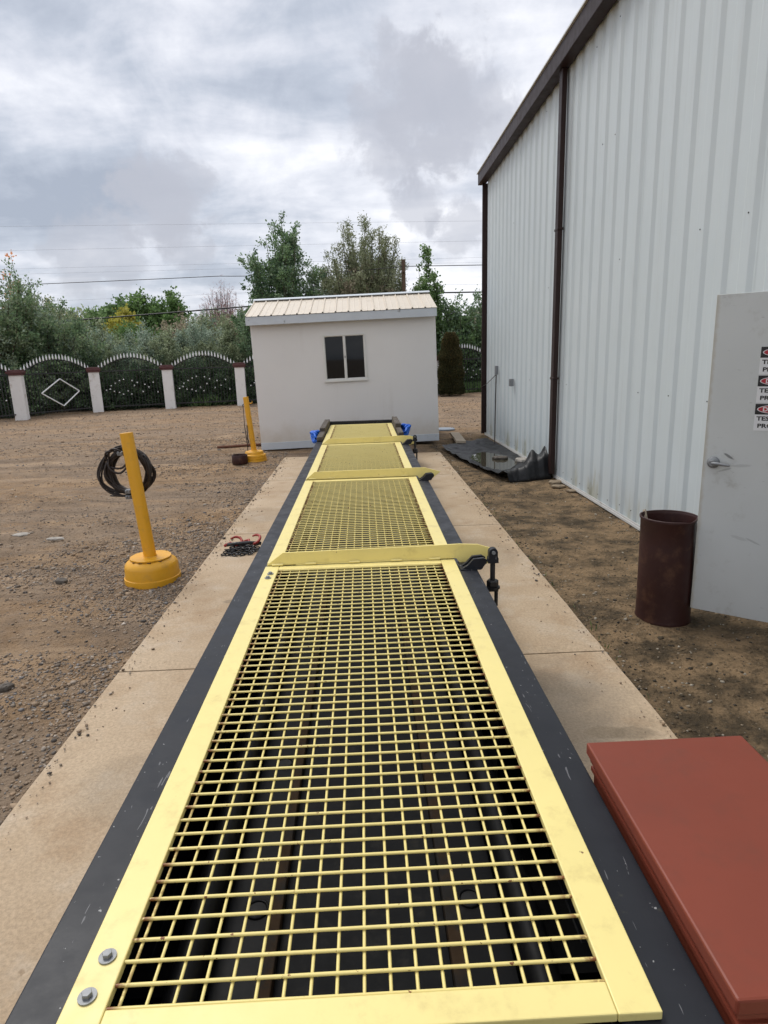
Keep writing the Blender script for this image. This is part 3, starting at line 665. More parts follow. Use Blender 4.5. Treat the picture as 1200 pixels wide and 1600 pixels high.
# grating panels
GX0, GX1, FX0, FX1 = -.490, .392, -.566, .468
PITCH_Y, ZT = 2.52, .560
def bolt(parent, x, y, z=ZT):
    mb = MB(); mb.lathe([(0, 0), (.0165, 0), (.0165, .003), (0, .003)], 20, (x, y, z + .0005)); mb.lathe([(.0095, .003), (.0095, .010), (.0085, .0115), (0, .0115)], 6, (x, y, z + .0005))
    mb.build('bolt', 'zinc', parent)
cross_me = long_me = None
for kpan in range(4):
    y0 = .838 + PITCH_Y * kpan + (.045 if kpan else 0); y1 = .838 + PITCH_Y * (kpan + 1) - .012
    if kpan == 3: y1 = 10.93
    pan = empty('grating_panel', (0, 0, 0)); pan.parent = bed
    pan['label'] = ['nearest yellow grating panel, bolted at its left edge', 'second yellow grating panel from the camera', 'third yellow grating panel from the camera', 'farthest yellow grating panel, by the white shed'][kpan]
    ex = .0
    def pb(mb, name, mat, **k):
        mb.v = [(x + OFF, y, z) for (x, y, z) in mb.v]; return mb.build(name, mat, pan, **k)
    zt = ZT - .0
    pb(MB().box(FX0, GX0, y0, y1, ZT - .018, ZT), 'frame_rail', 'yellow', bevel=.0025)
    pb(MB().box(GX1, FX1, y0, y1, ZT - .018, ZT), 'frame_rail', 'yellow', bevel=.0025)
    pb(MB().box(GX0 + .0006, GX1 - .0006, y0 + .001, y0 + .060, ZT - .0185, ZT - .0006), 'frame_rail', 'yellow', bevel=.0025)
    pb(MB().box(GX0 + .0006, GX1 - .0006, y1 - .058, y1 - .001, ZT - .0185, ZT - .0006), 'frame_rail', 'yellow', bevel=.0025)
    ya, yb = y0 + .060, y1 - .058
    nc = round((yb - ya) / .0478); st = (yb - ya) / nc
    if cross_me is None:
        mb = MB(); mb.tube([(GX0 - .004 + OFF, 0, 0), (-.05 + OFF, 0, 0), (GX1 + .004 + OFF, 0, 0)], .0036, 8); b0 = mb.build('crossbar', 'bar', None, smooth=True, sharp=60); cross_me = b0.data; bpy.data.objects.remove(b0)
    for i in range(nc + 1):
        o = bpy.data.objects.new('crossbar', cross_me); COL.objects.link(o); o.parent = pan
        o.location = (0, ya + i * st + random.uniform(-.0012, .0012) + (.004 if i == 0 else (-.004 if i == nc else 0)), ZT - .0065); o.rotation_euler = (0, random.uniform(-.0008, .0008), random.uniform(-.0012, .0012))
    mb = MB(); mb.tube([(0, ya - .004, 0), (0, (ya + yb) / 2, 0), (0, yb + .004, 0)], .0034, 8); b0 = mb.build('longbar', 'bar', None, smooth=True, sharp=60); lm = b0.data; bpy.data.objects.remove(b0)
    for i in range(18):
        o = bpy.data.objects.new('longbar', lm); COL.objects.link(o); o.parent = pan
        o.location = (-.472 + i * .0482 + OFF + random.uniform(-.0008, .0008), 0, ZT - .0132)
    bl = {0: [(-.524, 1.000), (-.530, .922), (-.522, 3.215), (-.526, 3.150)], 1: [], 2: [], 3: []}[kpan]
    for (bx_, by_) in bl: bolt(pan, bx_ + OFF, by_)
# hinged yellow plates with brackets and swing bolts
for kf in range(3):
    yf = 3.352 + PITCH_Y * kf + (0, .03, .03)[kf]
    fl = empty('hinged_plate', (0, 0, 0)); fl.parent = bed
    fl['label'] = ['nearest upright yellow hinged plate across the grating', 'middle upright yellow hinged plate, its bracket holding no swing bolt', 'farthest upright yellow hinged plate across the grating'][kf]
    poly = [(-.562, .563), (-.47, .628), (-.2, .630), (.28, .634), (.50, .638), (.60, .632), (.685, .606), (.672, .560), (.655, .528), (.60, .517), (.575, .492), (.548, .487), (.512, .515), (.480, .5615)]
    if kf == 1: poly = [(-.562, .563), (-.48, .628), (.40, .634), (.55, .634), (.70, .592), (.64, .545), (.60, .517), (.56, .487), (.548, .487), (.512, .515), (.480, .5615)]
    mb = MB(); mb.prism([(x + OFF, z) for (x, z) in poly], 'y', yf, yf + .012)
    # slight backward lean about the hinge line
    ln = math.tan(math.radians(12)); mb.v = [(x, y + (z - .5615) * ln, z) for (x, y, z) in mb.v]
    mb.build('plate', 'flap', fl, bevel=.0015)
    mb = MB(); mb.box(-.40 + OFF, .35 + OFF, yf - .006, yf - .001, .5612, .5665); mb.build('hinge_leaf', 'yellow', fl)
    for hx in (-.50, -.32, -.08, .15, .36): 
        mb = MB(); mb.tube([(hx - .03 + OFF, yf - .009, .5675), (hx + .03 + OFF, yf - .009, .5675)], .0062, 8); mb.build('hinge_knuckle', 'yellow', fl, smooth=True, sharp=50)
    ye = yf - .14
    ear = [(.484, .541), (.522, .566), (.552, .598), (.604, .602), (.624, .590), (.622, .574), (.606, .556), (.598, .541)]
    mb = MB(); mb.prism([(x + OFF, z) for (x, z) in ear], 'y', ye, ye + .02); mb.prism([(x + OFF, z) for (x, z) in ear], 'y', ye + .05, ye + .07); mb.box(.482 + OFF, .592 + OFF, ye - .008, ye + .08, .5405, .5455)
    bpart_ = mb.build('bracket', 'black', bed, bevel=.0015); bpart_['label'] = 'black two-eared bracket beside a hinged plate'
    if kf != 1:
        sb = empty('swing_bolt', (0, 0, 0)); sb.parent = bed
        bx_ = .652 + OFF; by_ = ye - .005
        hd = []
        for q in np.linspace(0, math.pi, 12): hd.append((bx_ + .024 * math.cos(q), .636 + .024 * math.sin(q)))
        hd += [(bx_ - .024, .612), (bx_ - .028, .606), (bx_ - .028, .578), (bx_ + .028, .578), (bx_ + .028, .606), (bx_ + .024, .612)]
        mb = MB(); mb.prism(hd, 'y', by_ - .02, by_ + .02); mb.build('clevis', 'black', sb, bevel=.003)
        mb = MB(); mb.tube([(bx_, by_ - .028, .638), (bx_, by_ + .03, .638)], .010, 8); mb.build('pin', 'zinc', sb)
        mb = MB(); mb.tube([(bx_, by_, .579), (bx_, by_, .44)], .0135, 12); mb.build('rod', 'dark_metal', sb, smooth=True, sharp=50)
        mb = MB(); mb.lathe([(0, .0), (.03, 0), (.032, .006), (.032, .03), (.026, .036), (0, .036)], 6, (bx_, by_, .446)); mb.lathe([(0, 0), (.036, 0), (.036, .010), (0, .010)], 18, (bx_ + .004, by_, .435)); mb.build('nut', 'dark_metal', sb)
        mb = MB(); mb.tube([(bx_ + .018, by_, .436), (bx_ + .02, by_, .42), (bx_ + .02, by_, .335)], .010, 10); mb.box(bx_ - .09, bx_ + .03, by_ - .012, by_ + .012, .418, .433); mb.build('lower_rod', 'dark_metal', sb)

# timbers and blue straps at the far end
def timber(x, y0, y1, z0, h, w, lab, yaw=0, tilt=0):
    L_ = y1 - y0
    mb = MB(); mb.box(-w / 2, w / 2, 0, L_, 0, h); o = mb.build('timber_block', 'timber', bevel=.008); o.location = (x, y0, z0); o.rotation_euler = (tilt, 0, yaw)
    return tag(o, lab, 'timber', 'timbers at the far end of the bed')
timber(-.622, 8.86, 9.55, .5435, .062, .082, 'dark timber block lying on the left rail behind the last yellow plate')
timber(-.622, 9.60, 10.98, .5435, .11, .085, 'long dark timber on the left rail, its end against the black end beam')
timber(.522, 9.10, 9.75, .5435, .062, .075, 'dark timber block lying on the right rail behind the last yellow plate')
timber(.520, 9.80, 10.98, .5435, .12, .085, 'long dark timber on the right rail under the blue strap')
def strap(x, y, side, lab, seed):
    e_ = np.random.default_rng(seed); mb = MB()
    for k_ in range(5):
        pts = []; ox = e_.uniform(-.012, .012); oy = e_.uniform(-.12, .12)
        for q in np.linspace(0, 2 * math.pi, 17)[:-1]:
            pts.append((x + ox + side * (.055 + .05 * math.cos(q) + .012 * math.sin(3 * q + k_)), y + oy + .16 * math.sin(q) * (1 + .2 * math.sin(2 * q)) + .02 * math.sin(4 * q), .53 + .055 * math.sin(q + k_ * .9) + k_ * .008))
        mb.tube(pts, .020 + .006 * e_.random(), 7, closed=True)
    o = mb.build('blue_strap', 'blue', smooth=True); return tag(o, lab, 'strap', 'blue straps on the far end of the bed')
strap(-.665, 9.62, -1, 'bundle of blue strap hanging off the left rail by the shed', 3)
strap(.590, 10.05, 1, 'bundle of blue strap hanging off the right rail by the shed', 5)

# ------------------------------------------------------------------ red box
rb = empty('red_box', (.79, 1.18, 0)); tag(rb, 'red metal cabinet with overhanging flat lid beside the bed', 'metal box')
bx0, bx1, by0, by1, bt = .578 - .79, 1.012 - .79, .815 - 1.18, 1.545 - 1.18, .603
mb = MB(); mb.box(bx0, bx1, by0, by1, bt - .034, bt); lid = mb.build('lid', 'redbox', rb, bevel=.005)
mb = MB(); i_ = .010
for (a, b, c, d) in ((bx0 + i_, bx1 - i_, by0 + i_, by0 + .014), (bx0 + i_, bx1 - i_, by1 - .014, by1 - i_), (bx0 + i_, bx0 + .014, by0 + .0145, by1 - .0145), (bx1 - .014, bx1 - i_, by0 + .0145, by1 - .0145)): mb.box(a, b, c, d, bt - .052, bt - .0345)
mb.build('lid_lip', 'redbox', lid)
mb = MB(); mb.box(bx0 + .018, bx1 - .018, by0 + .018, by1 - .018, .035, bt - .056); mb.build('body', 'redbox', rb, bevel=.004)
mb = MB(); mb.box(bx0 + .012, bx1 - .012, by0 + .012, by1 - .012, bt - .078, bt - .066)
mb.build('rim_flange', 'redbox', rb)
for (a, b) in ((bx0 + .05, by0 + .05), (bx1 - .05, by0 + .05), (bx0 + .05, by1 - .05), (bx1 - .05, by1 - .05)): MB().box(a - .025, a + .025, b - .025, b + .025, 0.0015, .034).build('foot', 'redbox', rb)

# ------------------------------------------------------------------ barrel
bar = empty('barrel', (1.885, 3.815, gz(1.885, 3.815) - .004), (0, 0, 0)); tag(bar, 'open-topped maroon rusty steel drum standing behind the door edge', 'barrel')
dent = lambda w_, z_: 1 + (.05 * math.exp(-((w_ - 5.6) / .35) ** 2) * -1 + .02 * math.sin(3 * w_) + .028 * math.exp(-((w_ - 2.3) / .4) ** 2)) * sst(.35, .68, z_)
prof_ = [(0, .02), (.166, .02), (.176, .0), (.179, .006), (.176, .018), (.1735, .03), (.1735, .2), (.1745, .36), (.1735, .5), (.174, .655), (.179, .66), (.180, .668), (.176, .674), (.171, .668), (.169, .655), (.1685, .4), (.1685, .04), (0, .04)]
bar.scale = (.945, .945, 1)
mb = MB(); mb.lathe(prof_, 64, wob=dent); mb.build('drum', 'barrel', bar, smooth=True, sharp=60)
mb = MB(); mb.tube([(.1765 * math.cos(q) * dent(q, .672), .1765 * math.sin(q) * dent(q, .672), .672 - .006 * math.exp(-((q - 5.0) / .2) ** 2)) for q in np.linspace(0, 2 * math.pi, 49)[:-1]], .0055, 7, closed=True); mb.build('rim', 'barrel', bar, smooth=True)
st_ = MB().tube([(1.80, 3.75, .04), (1.795, 3.90, .50), (1.79, 3.968, .64)], .011, 6).build('stick', 'board'); tag(st_, 'pale stick poking up inside the maroon drum', 'stick')

# ------------------------------------------------------------------ bollards
def bollard(name, loc, prof_, lean, h, r, lab, hookz=None, twist=0):
    e_ = empty(name, loc, (0, 0, twist)); tag(e_, lab, 'bollard', 'yellow bollards on the gravel')
    mb = MB(); mb.lathe(prof_, 48, wob=lambda w_, z_: 1 + .006 * math.sin(2 * w_ + 1)); base = mb.build('base', 'bollard', e_, smooth=True, sharp=35)
    zt = prof_[-1][1]
    top = (lean[0], lean[1], h)
    mb = MB(); mb.tube([(0, 0, zt - .03), top], r, 24); post = mb.build('post', 'bollard', e_, smooth=True, sharp=60)
    mb = MB(); mb.lathe([(r * 1.35, zt), (r * 1.2, zt + .008), (r * 1.0, zt + .016)], 24); mb.build('weld_collar', 'bollard', e_, smooth=True)
    if hookz:
        t_ = (hookz - zt) / (h - zt); p = Vector((lean[0] * t_, lean[1] * t_, hookz))
        mb = MB(); mb.tube([p + Vector((r * .8, 0, 0)), p + Vector((r + .02, 0, -.01)), p + Vector((r + .04, 0, -.008)), p + Vector((r + .052, 0, .01)), p + Vector((r + .05, 0, .032))], .009, 8); mb.build('hook', 'bollard', e_, smooth=True)
    return e_
b1 = bollard('bollard', (-1.742, 4.945, gz(-1.742, 4.945) - .012), [(.0, -.05), (.213, -.05), (.214, .004), (.2155, .050), (.2145, .056), (.2075, .060), (.203, .14), (.199, .158), (.186, .176), (.156, .198), (.150, .200), (0, .200)], (-.078, .02, 0), 1.195, .049, 'leaning yellow pipe bollard on a round base carrying the coiled cable')
mb = MB()
# ragged lid plate on the base
n_ = 40; ring = [(.158 * (1 + random.uniform(-.02, .02)) * math.cos(2 * math.pi * i / n_), .158 * (1 + random.uniform(-.02, .02)) * math.sin(2 * math.pi * i / n_)) for i in range(n_)]
mb.prism(ring, 'z', .204, .213); o = mb.build('top_plate', 'bollard', b1)
for q in (4.1, 4.5, 4.95, 5.5): MB().box(.148 * math.cos(q) - .014, .148 * math.cos(q) + .014, .148 * math.sin(q) - .014, .148 * math.sin(q) + .008, .1965, .2038).build('rusty_gap', 'rusty', b1)
b2 = bollard('bollard', (-1.915, 11.08, gz(-1.915, 11.08) - .01), [(0, 0), (.205, 0), (.21, .01), (.205, .032), (.198, .036), (.204, .05), (.199, .075), (.192, .08), (.197, .095), (.190, .118), (.160, .128), (.150, .17), (.14, .178), (0, .178)], (-.075, .0, 0), 1.10, .046, 'far yellow pipe bollard on a ribbed base at the shed corner', 1.0)
for q in (0, 1, 2, 3): pass
mb = MB(); mb.tube([(-.09, .02, 1.0), (-.135, .02, .97), (-.13, .0, .6), (-.105, -.01, .3), (-.10, -.05, .19)], .008, 6); mb.tube([(-.085, -.03, .62), (-.09, -.03, .4), (-.07, -.04, .3)], .009, 6)
o = mb.build('hanging_cable', 'cable', smooth=True); o.location = b2.location; tag(o, 'thin black cable hanging down the far yellow bollard by the shed', 'cable')

# coiled wire rope on the near bollard
mb = MB(); e_ = np.random.default_rng(4); cc = Vector((-1.888, 5.055, .838))
def ring_pts(rx, rz, ox, oz, oy, ph, n=40, wob=.01):
    return [(cc.x + ox + (rx + wob * math.sin(3 * q + ph)) * math.cos(q), cc.y + oy + .012 * math.sin(2 * q + ph), cc.z + oz + (rz + wob * math.sin(2 * q + 2 * ph)) * math.sin(q)) for q in np.linspace(0, 2 * math.pi, n + 1)[:-1]]
for k_ in range(26): mb.tube(ring_pts(e_.uniform(.135, .178), e_.uniform(.145, .180), .022 + e_.uniform(-.012, .012), -.005 + e_.uniform(-.012, .012), e_.uniform(-.02, .03), e_.uniform(0, 6)), .0082, 7, closed=True)
for k_ in range(4): mb.tube(ring_pts(e_.uniform(.17, .195), e_.uniform(.17, .200), -.012 + e_.uniform(-.012, .012), e_.uniform(-.01, .012), e_.uniform(-.03, .0), e_.uniform(0, 6), wob=.018), .0072, 7, closed=True)
mb.tube(ring_pts(.085, .078, -.055, .10, -.035, 1.0), .0085, 7, closed=True)
mb.tube(ring_pts(.078, .088, -.045, .09, -.045, 2.0), .0085, 7, closed=True)
mb.tube([(cc.x - .10, cc.y - .02, cc.z - .165), (cc.x - .02, cc.y - .03, cc.z - .20), (cc.x + .05, cc.y - .02, cc.z - .195)], .006, 6)
mb.tube([(cc.x - .15, cc.y, cc.z - .192), (cc.x - .08, cc.y - .01, cc.z - .197), (cc.x + .03, cc.y - .02, cc.z - .20)], .006, 6)
mb.tube([(cc.x + .12, cc.y - .01, cc.z + .12), (cc.x + .16, cc.y - .02, cc.z + .125), (cc.x + .172, cc.y - .02, cc.z + .10), (cc.x + .15, cc.y - .02, cc.z + .09)], .007, 6)
coil = empty('cable_coil', (cc.x, cc.y, cc.z - .2)); tag(coil, 'coil of dark brown wire rope hung on the near leaning bollard', 'cable coil')
o = mb.build('rope', 'cable', coil, smooth=True); o.matrix_parent_inverse = Matrix.Translation(-coil.location)
for (dx_, dz_) in ((-.012, .148), (.012, -.155), (.01, -.20)):
    mb = MB(); x_, z_ = cc.x + dx_, cc.z + dz_
    mb.box(x_ - .022, x_ + .022, cc.y - .06, cc.y - .025, z_ - .016, z_ + .016); mb.tube([(x_ - .012, cc.y - .075, z_ + .004), (x_ - .012, cc.y - .02, z_ + .004)], .008, 6); mb.tube([(x_ + .012, cc.y - .075, z_ + .004), (x_ + .012, cc.y - .02, z_ + .004)], .008, 6)
    o = mb.build('rope_clip', 'zinc', coil, bevel=.003); o.matrix_parent_inverse = Matrix.Translation(-coil.location)

# pipe stub, rusty bar, planks, cover, rocks
e_ = MB().lathe([(.0, .004), (.118, .004), (.128, 0), (.132, .006), (.132, .142), (.128, .15), (.119, .15), (.117, .14), (.117, .012), (0, .012)], 40).build('pipe_stub', 'barrel', smooth=True, sharp=50)
e_.location = (-2.125, 10.83, gz(-2.12, 10.83)); tag(e_, 'short dark rusty pipe stub standing beside the far bollard', 'pipe stub')
mb = MB(); mb.tube([(-2.95, 12.85, .0), (-2.3, 12.95, .012), (-1.4, 13.05, .014)], .028, 8); tag(mb.build('rusty_bar', 'rusty', smooth=True), 'thin rusty bar lying on the gravel left of the shed', 'bar')
mb = MB(); mb.prism([(1.80, 13.42), (1.98, 13.37), (1.905, 11.97), (1.735, 12.02)], 'z', .02, .075); tag(mb.build('plank', 'board', bevel=.004), 'pale weathered plank on the ground between shed and metal wall', 'plank')
mb = MB(); mb.lathe([(0, .0), (.25, .0), (.26, .012), (.25, .03), (.08, .04), (0, .04)], 28, (1.83, 14.75, -.02)); tag(mb.build('round_cover', 'greydisc', smooth=True, sharp=40), 'flat grey round cover on the dirt at the shed right corner', 'cover')
def rock(name, loc, sx, sy_, sz_, mat, lab, seed, group=None):
    g = np.random.default_rng(seed); mb = MB(); n = 14; vs = []; rings = [(.0, -.6), (.85, -.55), (1., -.05), (.94, .36), (.72, .55), (0, .58)]
    for (r_, z_) in rings:
        for j in range(n):
            w_ = 2 * math.pi * j / n; q = 1 + .16 * math.sin(2 * w_ + seed) + .1 * math.sin(5 * w_ + seed * 2) + g.uniform(-.06, .06)
            vs.append((sx * r_ * q * math.cos(w_), sy_ * r_ * q * math.sin(w_), sz_ * (z_ + g.uniform(-.08, .08))))
    mb.add(vs, [(i * n + j, i * n + (j + 1) % n, (i + 1) * n + (j + 1) % n, (i + 1) * n + j) for i in range(5) for j in range(n)])
    o = mb.build(name, mat); o.location = loc; return tag(o, lab, 'stone', group)
rock('flat_stone', (-3.58, 6.5, -.016), .075, .07, .022, 'rock', 'larger pale flat stone in the gravel at the left picture edge', 1, 'pale flat stones in the gravel')
rock('flat_stone', (-3.13, 6.28, -.016), .08, .045, .022, 'rock', 'pale narrow flat stone in the gravel, right of the larger one', 2, 'pale flat stones in the gravel')
rock('dark_stone', (-2.46, 4.92, -.008), .05, .04, .035, 'rock_dark', 'round dark stone on the dirt left of the near bollard', 3)
rock('dark_stone', (-1.98, 3.19, -.012), .04, .035, .03, 'rock_dark', 'dark stone on the dirt by the left edge of the pad joint', 6)
rock('rock', (2.15, 10.05, .03), .13, .09, .055, 'rock_dark', 'brown rock sitting in the puddle on the black plastic sheet', 4)
rock('rock', (2.42, 9.75, .03), .12, .10, .07, 'rock', 'pale lumpy rock on the black plastic sheet against the wall', 5)
for i_, (x_, y_, s_) in enumerate(((2.47, 8.12, .07), (2.42, 7.85, .06), (2.50, 7.55, .05))):
    rock('footing_rubble', (x_, y_, .0), s_ * 1.3, s_ * 1.2, s_ * .5, 'footing', ['tan concrete lump at the foot of the brown downspout', 'tan concrete lump at the wall, second from the downspout', 'tan concrete lump at the wall, third from the downspout'][i_], 20 + i_, 'tan lumps along the wall foot')

# ------------------------------------------------------------------ plastic sheet and puddle
nu, nv_ = 70, 110
def sheet_pt(u, v):     # v=0 near edge (y~8.4), v=1 far edge
    L0, L1 = Vector((1.93, 8.36)), Vector((1.40, 11.75)); mid_ = Vector((1.60, 9.25))
    a = (1 - v) ** 2 * L0 + 2 * v * (1 - v) * Vector((1.50, 9.3)) + v * v * L1
    b = Vector((2.565, 8.40)).lerp(Vector((2.44, 12.75)), v)
    p = a.lerp(b, u); x, y = p.x + .035 * fbm(u * 3, v * 5, 1, 3, 2) * (1 - u), p.y + .10 * fbm(u * 4, v * 3, 1, 3, 6) * (.3 + v)
    z = .016 + .030 * abs(fbm(x, y, 2.2, 4, 9)) + .012 * fbm(x, y, 9, 2, 4)
    ridge = math.exp(-((v - .05) / .065) ** 2); z += ridge * (.08 + .19 * sst(.1, .75, u) * (.9 + .3 * fbm(u * 4, v * 10, 1, 3, 3)) + .035 * fbm(u * 7, v * 22, 1, 3, 3))
    spike = math.exp(-((u - .62) / .09) ** 2 - ((v - .085) / .03) ** 2) * .13 + math.exp(-((u - .90) / .05) ** 2 - ((v - .08) / .025) ** 2) * .10
    z += spike + .10 * math.exp(-((v - .11) / .04) ** 2) * sst(.3, .9, u)
    edge = math.exp(-u / .05); z += .02 * edge * (1 + fbm(0, v * 12, 1, 2, 1)) 
    pud = ((x - 2.02) / .33) ** 2 + ((y - 9.95) / .95) ** 2
    z *= .12 + .88 * sst(.55, 1.3, pud) if v > .14 else 1
    if v < .03: z = z * (v / .03) + gz(x, y) * 1.0 * (1 - v / .03) + .004
    return (min(x, 2.49) if z < .2 else min(x, 2.48), y, max(z, gz(x, y) + .004))
sv = np.array([sheet_pt(i / (nu - 1), j / (nv_ - 1)) for j in range(nv_) for i in range(nu)])
ii = (np.arange(nv_ - 1)[:, None] * nu + np.arange(nu - 1)[None]).ravel()
o = np_mesh('plastic_sheet', sv, np.stack([ii, ii + 1, ii + nu + 1, ii + nu], 1), 'plastic', smooth=True)
sm_ = o.modifiers.new('solid', 'SOLIDIFY'); sm_.thickness = .003; sm_.offset = 1
tag(o, 'crumpled black plastic sheet on the dirt along the metal wall', 'plastic sheet')
mb = MB(); ring = [(2.03 + (.335 + .05 * math.sin(3 * q + 1) + .02 * math.sin(7 * q)) * math.cos(q), 9.98 + (.90 + .1 * math.sin(2 * q)) * math.sin(q)) for q in np.linspace(0, 2 * math.pi, 61)[:-1]]
mb.prism(ring, 'z', .010, .0155); o = mb.build('puddle', 'water'); tag(o, 'shallow rain puddle lying on the black plastic sheet', 'puddle', kind='structure'); del o['category']

# ------------------------------------------------------------------ chain pile
ch = empty('chain_pile', (-1.13, 5.56, .0)); tag(ch, 'small pile of dark chain with red hooks on the concrete pad', 'chain')
mb = MB(); e_ = np.random.default_rng(8)
def link_pts(L_=.045, w_=.016):
    pts = []
    for q in np.linspace(-math.pi / 2, math.pi / 2, 5): pts.append((L_ / 2 - w_ + w_ * math.cos(q), w_ * math.sin(q), 0))
    for q in np.linspace(math.pi / 2, 1.5 * math.pi, 5): pts.append((-L_ / 2 + w_ + w_ * math.cos(q), w_ * math.sin(q), 0))
    return [Vector(p) for p in pts]
lp = link_pts()
def lay_chain(path, z):
    for i in range(len(path) - 1):
        a, b = Vector(path[i]), Vector(path[i + 1]); d = b - a; c = (a + b) / 2; rot = Matrix.Rotation(math.atan2(d.y, d.x), 3, 'Z') @ Matrix.Rotation((.5 if i % 2 else -.6) + e_.uniform(-.3, .3), 3, 'X')
        mb.tube([rot @ p + c + Vector((0, 0, z)) for p in lp], .0055, 6, closed=True)
for row, (yy, zz_, x0, x1) in enumerate(((-.16, .014, -.16, .14), (-.11, .016, -.15, .18), (-.05, .018, -.15, .20), (.02, .018, -.12, .20), (-.10, .042, -.12, .13), (-.03, .045, -.10, .16), (.05, .03, -.1, .18))):
    n_ = int((x1 - x0) / .033); lay_chain([(x0 + i * .033, yy + .018 * math.sin(i * 1.1 + row), 0) for i in range(n_)], zz_)
o = mb.build('links', 'chain', ch, smooth=True); o['kind'] = 'stuff'
for (hx, hy, rz_, r_) in ((-.06, .02, .3, .05), (.10, .05, -.5, .055)):
    mb = MB(); R3 = Matrix.Rotation(rz_, 3, 'Z') @ Matrix.Rotation(math.radians(32), 3, 'X')
    pts = [R3 @ Vector((r_ * math.cos(q), r_ * math.sin(q), 0)) + Vector((hx, hy, .085)) for q in np.linspace(-2.9, 2.5, 14)]
    pts = [R3 @ Vector((-.11, -.03, 0)) + Vector((hx, hy, .072))] + pts
    mb.tube(pts, [.013] + [.012] * 12 + [.010, .006], 8); mb.build('hook', 'red', ch, smooth=True)
mb = MB(); mb.tube([(-.15, -.02, .06), (-.05, -.03, .075), (.06, .0, .07), (.16, .03, .05)], .016, 8); mb.build('shank', 'chain', ch, smooth=True)

# ------------------------------------------------------------------ fence
fen = empty('iron_fence', (-8, 25, 0)); tag(fen, 'black iron fence with arched white-tipped tops between white pillars', 'fence')
FINV = Matrix.Translation((8, -25, 0))
PIL = [(-13.1, 19.4), (-11.50, 22.15), (-9.95, 24.62), (-7.46, 25.40), (-4.80, 25.92), (-2.13, 26.45), (.54, 27.0), (3.15, 28.35), (5.75, 28.95), (8.4, 29.5)]
capme = None
for i, (x, y) in enumerate(PIL):
    d = Vector(PIL[min(i + 1, len(PIL) - 1)]) - Vector(PIL[max(i - 1, 0)]); rz_ = math.atan2(d.y, d.x)
    if i == 1: rz_ = .35
    e_ = MB().box(-.185, .185, -.185, .185, -.25, 1.44).build('pillar', 'pillar', None, bevel=.01)
    e_.parent = fen; e_.matrix_parent_inverse = FINV; e_.location = (x, y, 0); e_.rotation_euler = (0, 0, rz_ * .6)
    mb = MB(); mb.box(-.225, .225, -.225, .225, 1.4405, 1.50); mb.box(-.25, .25, -.25, .25, 1.5005, 1.57); mb.box(-.22, .22, -.22, .22, 1.5705, 1.62); c_ = mb.build('cap', 'cap', e_, bevel=.01)
def fence_panel(i, mode):
    a, b = Vector(PIL[i]), Vector(PIL[i + 1]); d = b - a; L_ = d.length; rz_ = math.atan2(d.y, d.x)
    p = empty('panel', (a.x, a.y, 0), (0, 0, rz_)); p.parent = fen; p.matrix_parent_inverse = FINV
    x0, x1 = .2, L_ - .2; w_ = x1 - x0
    arch = lambda x: 1.50 + .42 * math.sin(math.pi * (x - x0) / w_) ** .85 if 0 < (x - x0) < w_ else 1.50
    n = int(w_ / .115); mb = MB(); fb = MB()
    for k_ in range(n + 1):
        x = x0 + w_ * k_ / n; zt = arch(x)
        mb.box(x - .009, x + .009, -.009, .009, .10, zt)
        fb.lathe([(.0, -.01), (.022, .0), (.028, .05), (.018, .12), (.0, .19)], 6, (x, 0, zt + .02))
    o = mb.build('bars', 'iron', p); o['kind'] = 'stuff'
    o = fb.build('spear_tips', 'silver', p); o['kind'] = 'stuff'
    for zz_ in (.16, 1.46): MB().box(x0, x1, -.028, .028, zz_ - .02, zz_ + .02).build('rail', 'iron', p)
    mb = MB(); mb.tube([(x, 0, arch(x)) for x in np.linspace(x0 + .01, x1 - .01, 24)], .018, 6); mb.build('arched_rail', 'iron', p)
    if mode == 'diamond':
        c = (x0 + x1) / 2 + .05; q = [(c - .74, .80), (c, 1.26), (c + .70, .80), (c + .02, .32)]
        mb = MB()
        for j in range(4): mb.tube([(q[j][0], -.05, q[j][1]), (q[(j + 1) % 4][0], -.05, q[(j + 1) % 4][1])], .021, 6)
        mb.build('diamond', 'silver', p)
    else:
        mb = MB()
        for (u, z) in ((.08, .74), (.14, .80), (.16, .90), (.23, 1.0), (.30, 1.08), (.37, 1.14), (.20, .70), (.28, .66), (.34, .60), (.42, .72), (.47, .58), (.50, 1.10), (.53, .88), (.58, 1.02), (.66, .68), (.70, .94), (.76, .80), (.84, 1.0), (.90, .64)):
            x = x0 + w_ * u; mb.lathe([(0, -.018), (.024, -.006), (.028, .004), (.0, .02)], 7, (x, -.03, z + random.uniform(-.03, .03)))
            for q in range(5): mb.lathe([(0, -.005), (.009, 0), (0, .005)], 4, (x + .024 * math.cos(q * 1.256), -.03, z + .024 * math.sin(q * 1.256)))
        o = mb.build('rosettes', 'silver', p); o['kind'] = 'stuff'
for i in range(len(PIL) - 1): fence_panel(i, 'diamond' if i in (1,) else 'flowers')

